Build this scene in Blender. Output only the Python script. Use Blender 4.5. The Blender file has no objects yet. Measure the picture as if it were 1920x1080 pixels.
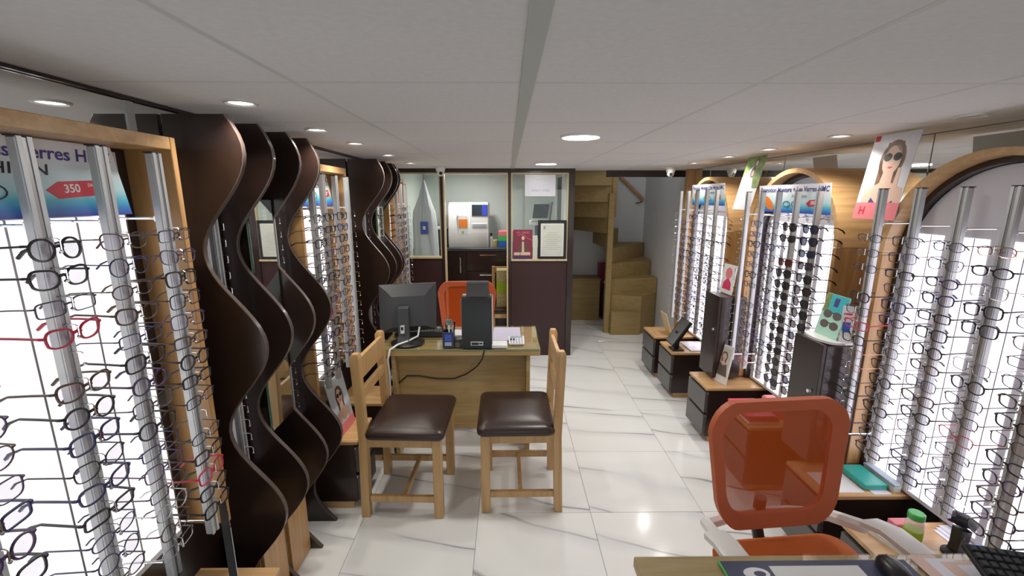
import bpy, bmesh, math, random
from mathutils import Matrix, Vector
random.seed(11)
PI = math.pi
S = bpy.context.scene
COL = S.collection

# ---------------------------------------------------------------- camera, world, exposure
CAM_H = 1.74
cam_d = bpy.data.cameras.new('camera')
cam_d.sensor_width = 36.0
cam_d.lens = 36.0 * 820.0 / 1920.0
cam_d.clip_start = 0.02
cam = bpy.data.objects.new('camera', cam_d)
COL.objects.link(cam)
cam.location = (0, 0, CAM_H)
cam.rotation_euler = (math.radians(90 - 11.7), 0, math.atan((952 - 960) / 820.0))
S.camera = cam

world = bpy.data.worlds.new('World')
S.world = world
world.use_nodes = True
bg = world.node_tree.nodes['Background']
bg.inputs[0].default_value = (0.93, 0.96, 1.0, 1)
bg.inputs[1].default_value = 0.9

S.view_settings.view_transform = 'Standard'
S.view_settings.look = 'None'
S.view_settings.gamma = 1.0
S.view_settings.use_curve_mapping = False
S.view_settings.exposure = 0.62

SPOT_W = 1.3      # each small ceiling downlight
PANEL_W = 5.5    # each round ceiling panel
STRIP_E = 1.3     # backlit strips in the displays

# ---------------------------------------------------------------- helpers
W = {}            # world offset of a parent, for parts given in world coordinates


def link(o):
    COL.objects.link(o)
    return o


class MB:
    def __init__(self):
        self.bm = bmesh.new()

    def box(self, a, b, bev=0.0, seg=1, rot=None):
        a, b = Vector(a), Vector(b)
        c = (a + b) / 2
        d = b - a
        M = Matrix.Translation(c)
        if rot is not None:
            M = M @ rot
        M = M @ Matrix.Diagonal((abs(d.x), abs(d.y), abs(d.z), 1))
        r = bmesh.ops.create_cube(self.bm, size=1, matrix=M)
        if bev > 0:
            es = list({e for v in r['verts'] for e in v.link_edges})
            bmesh.ops.bevel(self.bm, geom=es, offset=bev, segments=seg, affect='EDGES', profile=0.5)
        return self

    def prism(self, poly, a, b, axis='z', mid=None):
        def P(u, v, w):
            if axis == 'z':
                return (u, v, w)
            if axis == 'y':
                return (u, w, v)
            return (w, u, v)
        n = len(poly)
        lo = [self.bm.verts.new(P(u, v, a)) for u, v in poly]
        hi = [self.bm.verts.new(P(u, v, b)) for u, v in poly]
        f = []
        f.append(self.bm.faces.new(lo[::-1]))
        f.append(self.bm.faces.new(hi))
        for i in range(n):
            j = (i + 1) % n
            f.append(self.bm.faces.new((lo[i], lo[j], hi[j], hi[i])))
        bmesh.ops.recalc_face_normals(self.bm, faces=f)
        return self

    def loft(self, rings, closed=True, cap=True):
        vs = [[self.bm.verts.new(p) for p in r] for r in rings]
        f = []
        for i in range(len(vs) - 1):
            n = len(vs[i])
            for j in range(n if closed else n - 1):
                k = (j + 1) % n
                f.append(self.bm.faces.new((vs[i][j], vs[i][k], vs[i + 1][k], vs[i + 1][j])))
        if cap and closed:
            f.append(self.bm.faces.new(vs[0][::-1]))
            f.append(self.bm.faces.new(vs[-1]))
        bmesh.ops.recalc_face_normals(self.bm, faces=f)
        return self

    def tube(self, pts, r, n=6, closed=False, rs=None):
        pts = [Vector(p) for p in pts]
        m = len(pts)
        rings = []
        prev = None
        for i, p in enumerate(pts):
            if closed:
                t = pts[(i + 1) % m] - pts[i - 1]
            else:
                t = pts[min(i + 1, m - 1)] - pts[max(i - 1, 0)]
            t.normalize()
            if prev is None:
                up = Vector((0, 0, 1)) if abs(t.z) < 0.9 else Vector((1, 0, 0))
                s = t.cross(up).normalized()
            else:
                s = (prev - t * prev.dot(t)).normalized()
            prev = s
            u = s.cross(t)
            rr = rs[i] if rs else r
            rings.append([p + (s * math.cos(2 * PI * k / n + PI / n) + u * math.sin(2 * PI * k / n + PI / n)) * rr for k in range(n)])
        if closed:
            vs = [[self.bm.verts.new(q) for q in g] for g in rings]
            f = []
            for i in range(m):
                i2 = (i + 1) % m
                for k in range(n):
                    k2 = (k + 1) % n
                    f.append(self.bm.faces.new((vs[i][k], vs[i][k2], vs[i2][k2], vs[i2][k])))
            bmesh.ops.recalc_face_normals(self.bm, faces=f)
        else:
            self.loft(rings)
        return self

    def lathe(self, prof, c=(0, 0, 0), n=20):
        c = Vector(c)
        rings = [[c + Vector((r * math.cos(2 * PI * k / n), r * math.sin(2 * PI * k / n), z)) for k in range(n)] for r, z in prof]
        return self.loft(rings)

    def ball(self, c, r, u=10, v=7):
        M = Matrix.Translation(c)
        if isinstance(r, (tuple, list)):
            M = M @ Matrix.Diagonal((r[0], r[1], r[2], 1))
        else:
            M = M @ Matrix.Scale(r, 4)
        bmesh.ops.create_uvsphere(self.bm, u_segments=u, v_segments=v, radius=1, matrix=M)
        return self

    def poly(self, pts):
        self.bm.faces.new([self.bm.verts.new(p) for p in pts])
        return self

    def mesh(self, name, mat, off=None, smooth=30):
        if off is not None and off.length > 0:
            bmesh.ops.translate(self.bm, verts=self.bm.verts[:], vec=-off)
        me = bpy.data.meshes.new(name)
        self.bm.to_mesh(me)
        self.bm.free()
        for m in (mat if isinstance(mat, (list, tuple)) else [mat]):
            me.materials.append(m)
        if smooth:
            me.polygons.foreach_set('use_smooth', [True] * len(me.polygons))
            me.set_sharp_from_angle(angle=math.radians(smooth))
        return me

    def build(self, name, mat, parent=None, smooth=30, label=None):
        off = W.get(parent.name if parent else None, Vector((0, 0, 0)))
        me = self.mesh(name, mat, off, smooth)
        o = link(bpy.data.objects.new(name, me))
        if parent:
            o.parent = parent
            W[o.name] = off.copy()
        if label:
            o['label'] = label
        return o


def tag(o, label, cat, group=None):
    o['label'] = label
    o['category'] = cat
    if group:
        o['group'] = group
    return o


def thing(name, label, cat, loc=(0, 0, 0), group=None):
    o = link(bpy.data.objects.new(name, None))
    o.empty_display_size = 0.05
    o.location = loc
    W[o.name] = Vector(loc)
    return tag(o, label, cat, group)


def struct(o):
    o['kind'] = 'structure'
    return o


def inst(name, me, parent, loc=(0, 0, 0), rot=(0, 0, 0), mat=None):
    o = link(bpy.data.objects.new(name, me))
    o.parent = parent
    o.location = loc
    o.rotation_euler = rot
    if mat:
        o.material_slots[0].link = 'OBJECT'
        o.material_slots[0].material = mat
    return o


ORD = ['top', 'second', 'third', 'fourth', 'fifth', 'sixth', 'seventh', 'eighth', 'ninth', 'tenth', 'eleventh',
       'twelfth', 'thirteenth', 'fourteenth', 'fifteenth', 'sixteenth', 'seventeenth']

# ---------------------------------------------------------------- materials


def nodes(name):
    m = bpy.data.materials.new(name)
    m.use_nodes = True
    nt = m.node_tree
    return m, nt, nt.nodes['Principled BSDF']


def pm(name, col, rough=0.5, metal=0.0, coat=0.0, spec=0.5, emit=None, es=0.0, noise=0.0, nscale=30, bump=0.0):
    m, nt, b = nodes(name)
    b.inputs['Base Color'].default_value = (*col, 1)
    b.inputs['Roughness'].default_value = rough
    b.inputs['Metallic'].default_value = metal
    b.inputs['Coat Weight'].default_value = coat
    b.inputs['Coat Roughness'].default_value = 0.08
    b.inputs['Specular IOR Level'].default_value = spec
    if emit:
        b.inputs['Emission Color'].default_value = (*emit, 1)
        b.inputs['Emission Strength'].default_value = es
    if noise or bump:
        tc = nt.nodes.new('ShaderNodeTexCoord')
        n = nt.nodes.new('ShaderNodeTexNoise')
        n.inputs['Scale'].default_value = nscale
        n.inputs['Detail'].default_value = 5
        nt.links.new(tc.outputs['Object'], n.inputs['Vector'])
        if noise:
            r = nt.nodes.new('ShaderNodeValToRGB')
            r.color_ramp.elements[0].position = 0.3
            r.color_ramp.elements[1].position = 0.7
            r.color_ramp.elements[0].color = (*[c * (1 - noise) for c in col], 1)
            r.color_ramp.elements[1].color = (*[min(1, c * (1 + noise)) for c in col], 1)
            nt.links.new(n.outputs['Fac'], r.inputs[0])
            nt.links.new(r.outputs[0], b.inputs['Base Color'])
        if bump:
            bp = nt.nodes.new('ShaderNodeBump')
            bp.inputs['Strength'].default_value = bump
            bp.inputs['Distance'].default_value = 0.002
            nt.links.new(n.outputs['Fac'], bp.inputs['Height'])
            nt.links.new(bp.outputs[0], b.inputs['Normal'])
    return m


def wood(name, c1, c2, axis='z', rough=0.35, coat=0.15):
    m, nt, b = nodes(name)
    tc = nt.nodes.new('ShaderNodeTexCoord')
    mp = nt.nodes.new('ShaderNodeMapping')
    sc = {'x': (1.2, 14, 14), 'y': (14, 1.2, 14), 'z': (14, 14, 1.2)}[axis]
    mp.inputs['Scale'].default_value = sc
    n = nt.nodes.new('ShaderNodeTexNoise')
    n.inputs['Scale'].default_value = 2.2
    n.inputs['Detail'].default_value = 6
    n.inputs['Distortion'].default_value = 0.6
    r = nt.nodes.new('ShaderNodeValToRGB')
    r.color_ramp.elements[0].position = 0.32
    r.color_ramp.elements[1].position = 0.68
    r.color_ramp.elements[0].color = (*c1, 1)
    r.color_ramp.elements[1].color = (*c2, 1)
    nt.links.new(tc.outputs['Object'], mp.inputs[0])
    nt.links.new(mp.outputs[0], n.inputs['Vector'])
    nt.links.new(n.outputs['Fac'], r.inputs[0])
    nt.links.new(r.outputs[0], b.inputs['Base Color'])
    b.inputs['Roughness'].default_value = rough
    b.inputs['Coat Weight'].default_value = coat
    b.inputs['Coat Roughness'].default_value = 0.15
    return m


def see_through(name, fac, col, tint=(1, 1, 1), rough=0.4, glossy=False):
    """part of the light passes, the rest meets a surface (lens, mesh fabric, film)"""
    m, nt, b = nodes(name)
    out = nt.nodes['Material Output']
    t = nt.nodes.new('ShaderNodeBsdfTransparent')
    t.inputs[0].default_value = (*tint, 1)
    if glossy:
        g = nt.nodes.new('ShaderNodeBsdfGlossy')
        g.inputs['Color'].default_value = (*col, 1)
        g.inputs['Roughness'].default_value = rough
        so = g.outputs[0]
    else:
        b.inputs['Base Color'].default_value = (*col, 1)
        b.inputs['Roughness'].default_value = rough
        so = b.outputs[0]
    mx = nt.nodes.new('ShaderNodeMixShader')
    mx.inputs[0].default_value = fac
    nt.links.new(t.outputs[0], mx.inputs[1])
    nt.links.new(so, mx.inputs[2])
    nt.links.new(mx.outputs[0], out.inputs[0])
    return m


def pane_glass(name, tint=(0.96, 0.985, 0.97)):
    m, nt, b = nodes(name)
    out = nt.nodes['Material Output']
    t = nt.nodes.new('ShaderNodeBsdfTransparent')
    t.inputs[0].default_value = (*tint, 1)
    g = nt.nodes.new('ShaderNodeBsdfGlossy')
    g.inputs['Roughness'].default_value = 0.01
    lw = nt.nodes.new('ShaderNodeLayerWeight')
    lw.inputs[0].default_value = 0.5
    pw = nt.nodes.new('ShaderNodeMath')
    pw.operation = 'POWER'
    pw.inputs[1].default_value = 5
    nt.links.new(lw.outputs['Facing'], pw.inputs[0])
    f = nt.nodes.new('ShaderNodeMapRange')
    f.inputs['To Min'].default_value = 0.045
    nt.links.new(pw.outputs[0], f.inputs[0])
    mx = nt.nodes.new('ShaderNodeMixShader')
    nt.links.new(f.outputs[0], mx.inputs[0])
    nt.links.new(t.outputs[0], mx.inputs[1])
    nt.links.new(g.outputs[0], mx.inputs[2])
    nt.links.new(mx.outputs[0], out.inputs[0])
    return m


def marble(name):
    m, nt, b = nodes(name)
    tc = nt.nodes.new('ShaderNodeTexCoord')
    oi = nt.nodes.new('ShaderNodeObjectInfo')
    mul = nt.nodes.new('ShaderNodeMath')
    mul.operation = 'MULTIPLY'
    mul.inputs[1].default_value = 40
    nt.links.new(oi.outputs['Random'], mul.inputs[0])
    cmb = nt.nodes.new('ShaderNodeCombineXYZ')
    nt.links.new(mul.outputs[0], cmb.inputs[0])
    nt.links.new(mul.outputs[0], cmb.inputs[1])
    add = nt.nodes.new('ShaderNodeVectorMath')
    add.operation = 'ADD'
    nt.links.new(tc.outputs['Object'], add.inputs[0])
    nt.links.new(cmb.outputs[0], add.inputs[1])
    mp = nt.nodes.new('ShaderNodeMapping')
    mp.vector_type = 'POINT'
    mp.inputs['Rotation'].default_value = (0, 0, math.radians(33))
    mp.inputs['Scale'].default_value = (0.55, 1.25, 1)
    nt.links.new(add.outputs[0], mp.inputs[0])

    def ridge(scale, width, dist, phase):
        n = nt.nodes.new('ShaderNodeTexWave')
        n.wave_type = 'BANDS'
        n.bands_direction = 'Y'
        n.inputs['Scale'].default_value = scale
        n.inputs['Distortion'].default_value = dist
        n.inputs['Detail'].default_value = 4
        n.inputs['Detail Scale'].default_value = 0.9
        n.inputs['Detail Roughness'].default_value = 0.55
        n.inputs['Phase Offset'].default_value = phase
        nt.links.new(mp.outputs[0], n.inputs['Vector'])
        s = nt.nodes.new('ShaderNodeMath')
        s.operation = 'SUBTRACT'
        s.inputs[1].default_value = 0.5
        nt.links.new(n.outputs['Fac'], s.inputs[0])
        a = nt.nodes.new('ShaderNodeMath')
        a.operation = 'ABSOLUTE'
        nt.links.new(s.outputs[0], a.inputs[0])
        mr = nt.nodes.new('ShaderNodeMapRange')
        mr.inputs['From Min'].default_value = 0
        mr.inputs['From Max'].default_value = width
        mr.inputs['To Min'].default_value = 1
        mr.inputs['To Max'].default_value = 0
        nt.links.new(a.outputs[0], mr.inputs[0])
        return mr
    r1 = ridge(0.42, 0.055, 5.0, 0.0)
    r2 = ridge(0.42, 0.30, 5.0, 0.15)
    # veins fade in and out along their length
    n3 = nt.nodes.new('ShaderNodeTexNoise')
    n3.inputs['Scale'].default_value = 1.7
    nt.links.new(mp.outputs[0], n3.inputs['Vector'])
    mr3 = nt.nodes.new('ShaderNodeMapRange')
    mr3.inputs['From Min'].default_value = 0.36
    mr3.inputs['From Max'].default_value = 0.62
    nt.links.new(n3.outputs['Fac'], mr3.inputs[0])
    v1 = nt.nodes.new('ShaderNodeMath')
    v1.operation = 'MULTIPLY'
    nt.links.new(r1.outputs[0], v1.inputs[0])
    nt.links.new(mr3.outputs[0], v1.inputs[1])
    base = (0.85, 0.86, 0.85, 1)
    mx1 = nt.nodes.new('ShaderNodeMixRGB')
    mx1.inputs[1].default_value = base
    mx1.inputs[2].default_value = (0.68, 0.69, 0.70, 1)
    w2 = nt.nodes.new('ShaderNodeMath')
    w2.operation = 'MULTIPLY'
    w2.inputs[1].default_value = 0.6
    nt.links.new(r2.outputs[0], w2.inputs[0])
    nt.links.new(w2.outputs[0], mx1.inputs[0])
    mx2 = nt.nodes.new('ShaderNodeMixRGB')
    mx2.inputs[2].default_value = (0.27, 0.28, 0.29, 1)
    nt.links.new(v1.outputs[0], mx2.inputs[0])
    nt.links.new(mx1.outputs[0], mx2.inputs[1])
    nt.links.new(mx2.outputs[0], b.inputs['Base Color'])
    b.inputs['Roughness'].default_value = 0.13
    b.inputs['Specular IOR Level'].default_value = 0.55
    return m


def gradient_print(name, stops, axis=1):
    """flat printed colour gradient across a sheet (generated coords)"""
    m, nt, b = nodes(name)
    tc = nt.nodes.new('ShaderNodeTexCoord')
    sp = nt.nodes.new('ShaderNodeSeparateXYZ')
    r = nt.nodes.new('ShaderNodeValToRGB')
    nt.links.new(tc.outputs['Generated'], sp.inputs[0])
    nt.links.new(sp.outputs[axis], r.inputs[0])
    els = r.color_ramp.elements
    while len(els) < len(stops):
        els.new(0.5)
    for e, (p, c) in zip(els, stops):
        e.position = p
        e.color = (*c, 1)
    nt.links.new(r.outputs[0], b.inputs['Base Color'])
    b.inputs['Roughness'].default_value = 0.35
    return m


M = {}
M['marble'] = marble('white marble tile')
M['grout'] = pm('grey grout', (0.32, 0.33, 0.33), 0.8)
M['ctile'] = pm('white ceiling tile', (0.74, 0.725, 0.715), 0.9, noise=0.03, nscale=60, bump=0.25)
M['cgrid'] = pm('ceiling grid strip', (0.62, 0.63, 0.60), 0.5)
M['cstrip'] = pm('wide green grey strip', (0.50, 0.53, 0.49), 0.45)
M['void'] = pm('dark ceiling void', (0.05, 0.05, 0.05), 0.9)
M['wall'] = pm('painted wall', (0.66, 0.67, 0.68), 0.8, noise=0.03, nscale=4)
M['labwall'] = pm('pale green white wall', (0.78, 0.84, 0.80), 0.7)
M['mirror'] = pm('mirror', (0.86, 0.88, 0.87), 0.02, metal=1.0)
M['dark'] = pm('dark brown laminate', (0.027, 0.0145, 0.0115), 0.28, coat=0.35, noise=0.15, nscale=12)
M['maroon'] = pm('maroon brown laminate', (0.040, 0.013, 0.013), 0.42, coat=0.1)
M['edge'] = pm('brown edge band', (0.095, 0.068, 0.058), 0.3, coat=0.4)
M['greyface'] = pm('grey brown drawer front', (0.085, 0.078, 0.076), 0.35, coat=0.2)
M['honey'] = wood('honey wood', (0.40, 0.21, 0.075), (0.56, 0.32, 0.13), 'z')
M['honey_y'] = wood('honey wood flat', (0.50, 0.29, 0.12), (0.66, 0.41, 0.20), 'x')
M['beech'] = wood('beech wood', (0.50, 0.29, 0.115), (0.64, 0.40, 0.18), 'z')
M['oak'] = wood('oak veneer', (0.40, 0.27, 0.105), (0.52, 0.36, 0.16), 'x', rough=0.4)
M['stair'] = wood('stair wood', (0.29, 0.20, 0.075), (0.37, 0.26, 0.105), 'x', rough=0.6, coat=0.0)
M['trimwood'] = wood('pale wood trim', (0.62, 0.48, 0.28), (0.72, 0.58, 0.36), 'z')
M['alu'] = pm('brushed aluminium', (0.60, 0.61, 0.62), 0.38, metal=0.6)
M['satin'] = pm('satin aluminium', (0.75, 0.74, 0.72), 0.45, metal=0.5)
M['chrome'] = pm('chrome', (0.85, 0.85, 0.86), 0.08, metal=1.0)
M['steel'] = pm('grey wire', (0.35, 0.35, 0.36), 0.3, metal=0.8)
M['clear'] = see_through('clear plastic', 0.35, (0.9, 0.9, 0.9), rough=0.15)
M['panel'] = pm('white acrylic panel', (0.80, 0.79, 0.85), 0.35)
M['glowL'] = pm('backlit acrylic neutral', (0.85, 0.85, 0.85), 0.4, emit=(1.0, 0.985, 1.0), es=STRIP_E * 0.42)
M['glowR'] = pm('backlit acrylic lavender', (0.85, 0.85, 0.88), 0.4, emit=(0.94, 0.895, 1.0), es=STRIP_E * 1.15)
M['lamp'] = pm('lamp face', (0.9, 0.9, 0.9), 0.5, emit=(1.0, 0.97, 0.90), es=9)
M['glass'] = pane_glass('clear pane')
M['gglass'] = pane_glass('greenish table glass', (0.975, 0.99, 0.97))
M['glassedge'] = pm('green glass edge', (0.10, 0.22, 0.13), 0.1)
M['lens'] = see_through('clear lens', 0.07, (0.9, 0.9, 0.95), tint=(0.90, 0.89, 0.93), rough=0.05, glossy=True)
M['sunlens'] = see_through('dark sunglass lens', 0.82, (0.035, 0.033, 0.035), tint=(0.4, 0.38, 0.36), rough=0.08)
M['redlens'] = see_through('dark red lens', 0.85, (0.09, 0.008, 0.010), tint=(0.5, 0.2, 0.2), rough=0.08)
M['bluelens'] = see_through('dark blue lens', 0.82, (0.03, 0.035, 0.07), tint=(0.35, 0.38, 0.5), rough=0.08)
M['black'] = pm('black plastic', (0.012, 0.012, 0.014), 0.35)
M['blackmat'] = pm('matt black plastic', (0.018, 0.019, 0.021), 0.6)
M['charcoal'] = pm('charcoal plastic', (0.045, 0.047, 0.052), 0.42)
M['white'] = pm('white plastic', (0.80, 0.80, 0.78), 0.4)
M['paper'] = pm('white paper', (0.80, 0.80, 0.80), 0.7)
M['offpaper'] = pm('lilac paper', (0.55, 0.52, 0.66), 0.6)
M['orange'] = pm('orange fabric', (0.64, 0.145, 0.018), 0.75, noise=0.08, nscale=300, bump=0.4)
M['orangeframe'] = pm('orange back frame', (0.60, 0.135, 0.050), 0.55)
M['mesh'] = see_through('orange mesh fabric', 0.80, (0.60, 0.105, 0.018), rough=1.0)
M['mesh'].node_tree.nodes['Principled BSDF'].inputs['Specular IOR Level'].default_value = 0.1
M['leather'] = pm('brown leather', (0.035, 0.018, 0.014), 0.33, noise=0.1, nscale=150, bump=0.1)
M['red'] = pm('red print', (0.60, 0.03, 0.06), 0.4)
M['pink'] = pm('pink print', (0.80, 0.22, 0.25), 0.45)
M['hotpink'] = pm('hot pink cover', (0.75, 0.05, 0.14), 0.4)
M['skin'] = pm('skin tone print', (0.72, 0.50, 0.40), 0.4)
M['hair'] = pm('brown hair print', (0.13, 0.07, 0.045), 0.4)
M['fairhair'] = pm('fair hair print', (0.20, 0.115, 0.07), 0.4)
M['inkblack'] = pm('black ink', (0.02, 0.02, 0.025), 0.45)
M['inkblue'] = pm('indigo ink', (0.07, 0.06, 0.28), 0.45)
M['inkgrey'] = pm('grey ink', (0.30, 0.33, 0.38), 0.5)
M['navy'] = pm('navy print', (0.06, 0.06, 0.25), 0.4)
M['leafgreen'] = pm('foliage print', (0.20, 0.30, 0.09), 0.5, noise=0.4, nscale=25)
M['orangeprint'] = pm('orange print', (0.80, 0.22, 0.03), 0.4)
M['paleblue'] = pm('pale blue print', (0.62, 0.72, 0.82), 0.4)
M['tealprint'] = pm('teal print', (0.05, 0.48, 0.55), 0.4)
M['mint'] = pm('mint print', (0.45, 0.75, 0.62), 0.4)
M['teal'] = pm('teal cover', (0.04, 0.42, 0.36), 0.35)
M['greyblue'] = pm('grey blue cover', (0.36, 0.44, 0.52), 0.5)
M['blue'] = pm('blue plastic', (0.03, 0.12, 0.50), 0.35)
M['bluecloth'] = pm('blue badge', (0.06, 0.11, 0.50), 0.5)
M['coat'] = pm('white cotton', (0.72, 0.74, 0.80), 0.85)
M['green'] = pm('green plastic', (0.06, 0.50, 0.10), 0.35)
M['lime'] = pm('lime cloth', (0.36, 0.48, 0.03), 0.8)
M['straw'] = pm('straw cloth', (0.50, 0.42, 0.20), 0.8, noise=0.25, nscale=40)
M['screen'] = pm('dark screen', (0.015, 0.02, 0.03), 0.12)
M['bluescreen'] = pm('lit blue screen', (0.02, 0.03, 0.2), 0.2, emit=(0.02, 0.05, 0.45), es=0.5)
M['wine'] = pm('wine red cover', (0.22, 0.03, 0.06), 0.4)
M['cert'] = pm('cream certificate', (0.62, 0.64, 0.55), 0.6, noise=0.05, nscale=8)
M['film'] = pm('plastic sleeve paper', (0.72, 0.72, 0.78), 0.3)
M['mug'] = pm('smoky tin', (0.13, 0.11, 0.10), 0.4)
M['tealscissor'] = pm('teal handles', (0.03, 0.40, 0.42), 0.4)
M['brown'] = pm('dark brown frame', (0.09, 0.045, 0.03), 0.3)
M['purple'] = pm('dark purple frame', (0.07, 0.035, 0.11), 0.3)
M['navyf'] = pm('navy frame', (0.03, 0.035, 0.12), 0.3)
M['redf'] = pm('red frame', (0.55, 0.03, 0.07), 0.3)
M['gun'] = pm('gunmetal frame', (0.08, 0.08, 0.09), 0.3, metal=0.6)
M['silverf'] = pm('silver frame', (0.5, 0.5, 0.52), 0.2, metal=0.9)
M['gold'] = pm('rose gold frame', (0.55, 0.34, 0.26), 0.25, metal=0.8)
M['signbg'] = gradient_print('blue sign print', [(0.0, (0.05, 0.05, 0.42)), (0.10, (0.03, 0.22, 0.60)), (0.22, (0.10, 0.50, 0.66)), (0.36, (0.50, 0.76, 0.82)), (0.62, (0.72, 0.83, 0.88)), (0.85, (0.86, 0.86, 0.90))])
M['padbg'] = pm('dark blue desk pad', (0.035, 0.045, 0.11), 0.4)
M['palegrey'] = pm('pale grey casing', (0.66, 0.68, 0.68), 0.4)
M['sacking'] = pm('black bag cloth', (0.012, 0.010, 0.014), 0.6)

# ---------------------------------------------------------------- the setting
XL, XR, ZC = -1.16, 1.99, 2.033      # left wall, right wall, ceiling
YP = 4.68                            # glass partition
YB = 6.45                            # rear wall
YF = -1.9                            # shop front

# floor with its tiles
fl = struct(MB().box((XL - 0.1, YF, -0.08), (XR + 0.1, YB + 0.1, -0.004)).build('floor', M['grout']))
W[fl.name] = Vector((0, 0, 0))
tile_cache = {}
xs = [XL] + [x for x in (-0.80 + 0.632 * k for k in range(-1, 6)) if XL + 0.03 < x < XR - 0.03] + [XR]
ys = [YF] + [y for y in (2.155 + 0.60 * k for k in range(-8, 9)) if YF + 0.03 < y < YB - 0.03] + [YB]
for i in range(len(xs) - 1):
    for j in range(len(ys) - 1):
        w_, d_ = round(xs[i + 1] - xs[i], 4), round(ys[j + 1] - ys[j], 4)
        if (w_, d_) not in tile_cache:
            g = 0.0012
            tile_cache[(w_, d_)] = MB().box((-w_ / 2 + g, -d_ / 2 + g, -0.006), (w_ / 2 - g, d_ / 2 - g, 0.0), 0.0007).mesh('tile', M['marble'])
        inst('tile', tile_cache[(w_, d_)], fl, ((xs[i] + xs[i + 1]) / 2, (ys[j] + ys[j + 1]) / 2, 0))

# ceiling: slab, tiles and grid; it stops at the stair well
ce = struct(MB().box((XL - 0.1, YF, ZC + 0.03), (0.72, YB + 0.1, ZC + 0.09)).box((0.72, YF, ZC + 0.03), (XR + 0.1, 5.02, ZC + 0.09)).build('ceiling', M['void']))
cx = [XL] + [x for x in (-0.555 + 0.608 * k for k in range(-1, 5)) if XL + 0.05 < x < XR - 0.05] + [XR]
cy = [YF] + [y for y in (1.225 + 0.62 * k for k in range(-6, 9)) if YF + 0.05 < y < YB - 0.05] + [YB]
ct_cache = {}
for i in range(len(cx) - 1):
    for j in range(len(cy) - 1):
        y0, y1 = cy[j], cy[j + 1]
        if cx[i] > 0.6:
            if y0 > 5.0:
                continue
            y1 = min(y1, 5.02)
        k = (round(cx[i + 1] - cx[i], 4), round(y1 - y0, 4))
        if k not in ct_cache:
            ct_cache[k] = MB().box((-k[0] / 2 + 0.003, -k[1] / 2 + 0.003, 0), (k[0] / 2 - 0.003, k[1] / 2 - 0.003, 0.014), 0.0015).mesh('ceiling_tile', M['ctile'])
        inst('ceiling_tile', ct_cache[k], ce, ((cx[i] + cx[i + 1]) / 2, (y0 + y1) / 2, ZC))
for x in cx[1:-1]:
    wd = 0.019 if abs(x - 0.053) < 0.02 else 0.007
    y1 = 5.02 if x > 0.6 else YB
    MB().box((x - wd, YF, ZC - (0.004 if wd > 0.01 else 0.0006)), (x + wd, y1, ZC + 0.012)).build('grid_strip', M['cstrip'] if wd > 0.01 else M['cgrid'], ce)
for y in cy[1:-1]:
    MB().box((XL, y - 0.0045, ZC - 0.0005), (0.71 if y > 5 else XR, y + 0.0045, ZC + 0.012)).build('grid_strip', M['cgrid'], ce)

# walls
wl = struct(MB().box((XL - 0.1, YF, -0.08), (XL, YB + 0.1, ZC + 0.03)).build('wall_left', M['dark']))
wr = struct(MB().box((XR, YF, -0.08), (XR + 0.1, YB + 0.1, 3.0)).build('wall_right', M['wall']))
wb = struct(MB().box((0.655, YB, -0.08), (XR + 0.1, YB + 0.1, 3.0)).build('wall_back', M['wall']))
wlab = struct(MB().box((XL, 6.15, 0), (0.654, 6.25, ZC + 0.03)).build('wall_lab', M['labwall']))
wst = struct(MB().box((0.655, 4.725, 0), (0.70, YB, 3.0)).build('wall_stair', M['wall']))
wtop = struct(MB().box((0.655, 5.0, 2.95), (XR + 0.1, YB + 0.1, 3.0)).build('ceiling_stair', M['wall']))
struct(MB().box((1.10, 4.985, 1.962), (XR, 5.03, ZC), 0.002).build('trim_1', M['dark']))
struct(MB().box((1.90, 4.74, 0.0), (XR - 0.002, 4.80, ZC - 0.002), 0.002).build('trim_2', M['honey']))
# lab side lining
struct(MB().box((XL, 4.74, 0), (XL + 0.012, 6.15, ZC)).build('wall_lab_left', M['labwall']))
struct(MB().box((0.643, 4.74, 0), (0.6545, 6.149, ZC)).build('wall_lab_right', M['labwall']))
# shop front behind the viewer
wf = struct(MB().box((XL, YF - 0.1, 0), (XL + 0.12, YF, ZC)).box((XR - 0.12, YF - 0.1, 0), (XR, YF, ZC)).box((XL, YF - 0.1, ZC - 0.1), (XR, YF, ZC)).build('wall_front', M['dark']))
win = struct(MB().box((XL + 0.12, YF - 0.06, 0), (XR - 0.12, YF - 0.03, 0.05)).box((0.38, YF - 0.06, 0.05), (0.44, YF - 0.03, ZC - 0.1)).build('window_1', M['alu']))
MB().box((XL + 0.12, YF - 0.048, 0.05), (0.38, YF - 0.042, ZC - 0.1)).build('pane', M['glass'], win)
MB().box((0.44, YF - 0.048, 0.05), (XR - 0.12, YF - 0.042, ZC - 0.1)).build('pane', M['glass'], win)

# mirror bands high on both long walls, each sheet a part of its wall
for (y0, y1) in ((-0.6, 0.45), (0.455, 1.395), (1.40, 2.38), (2.385, 3.36), (3.365, 4.34), (4.345, 4.66)):
    MB().box((XL + 0.001, y0, 1.50), (XL + 0.03, y1, ZC - 0.010), 0.002).build('mirror_sheet', M['mirror'], wl)
for y in (1.3975, 2.3825):
    MB().box((XL + 0.03, y - 0.014, 1.90), (XL + 0.034, y + 0.014, ZC - 0.012)).build('joint_strip', M['alu'], wl)
for (y0, y1) in ((-0.6, 0.99), (0.995, 2.105), (2.11, 3.215), (3.22, 4.38), (4.385, 4.73)):
    MB().box((XR - 0.012, y0, 0.45), (XR - 0.001, y1, ZC - 0.004), 0.002).build('mirror_sheet', M['mirror'], wr)
struct(MB().box((XL + 0.001, -0.6, ZC - 0.010), (XL + 0.045, 4.66, ZC - 0.001)).build('trim_3', M['dark']))

# ---------------------------------------------------------------- glass partition of the lab
part = struct(link(bpy.data.objects.new('wall_partition', None)))
W[part.name] = Vector((0, 0, 0))


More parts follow.
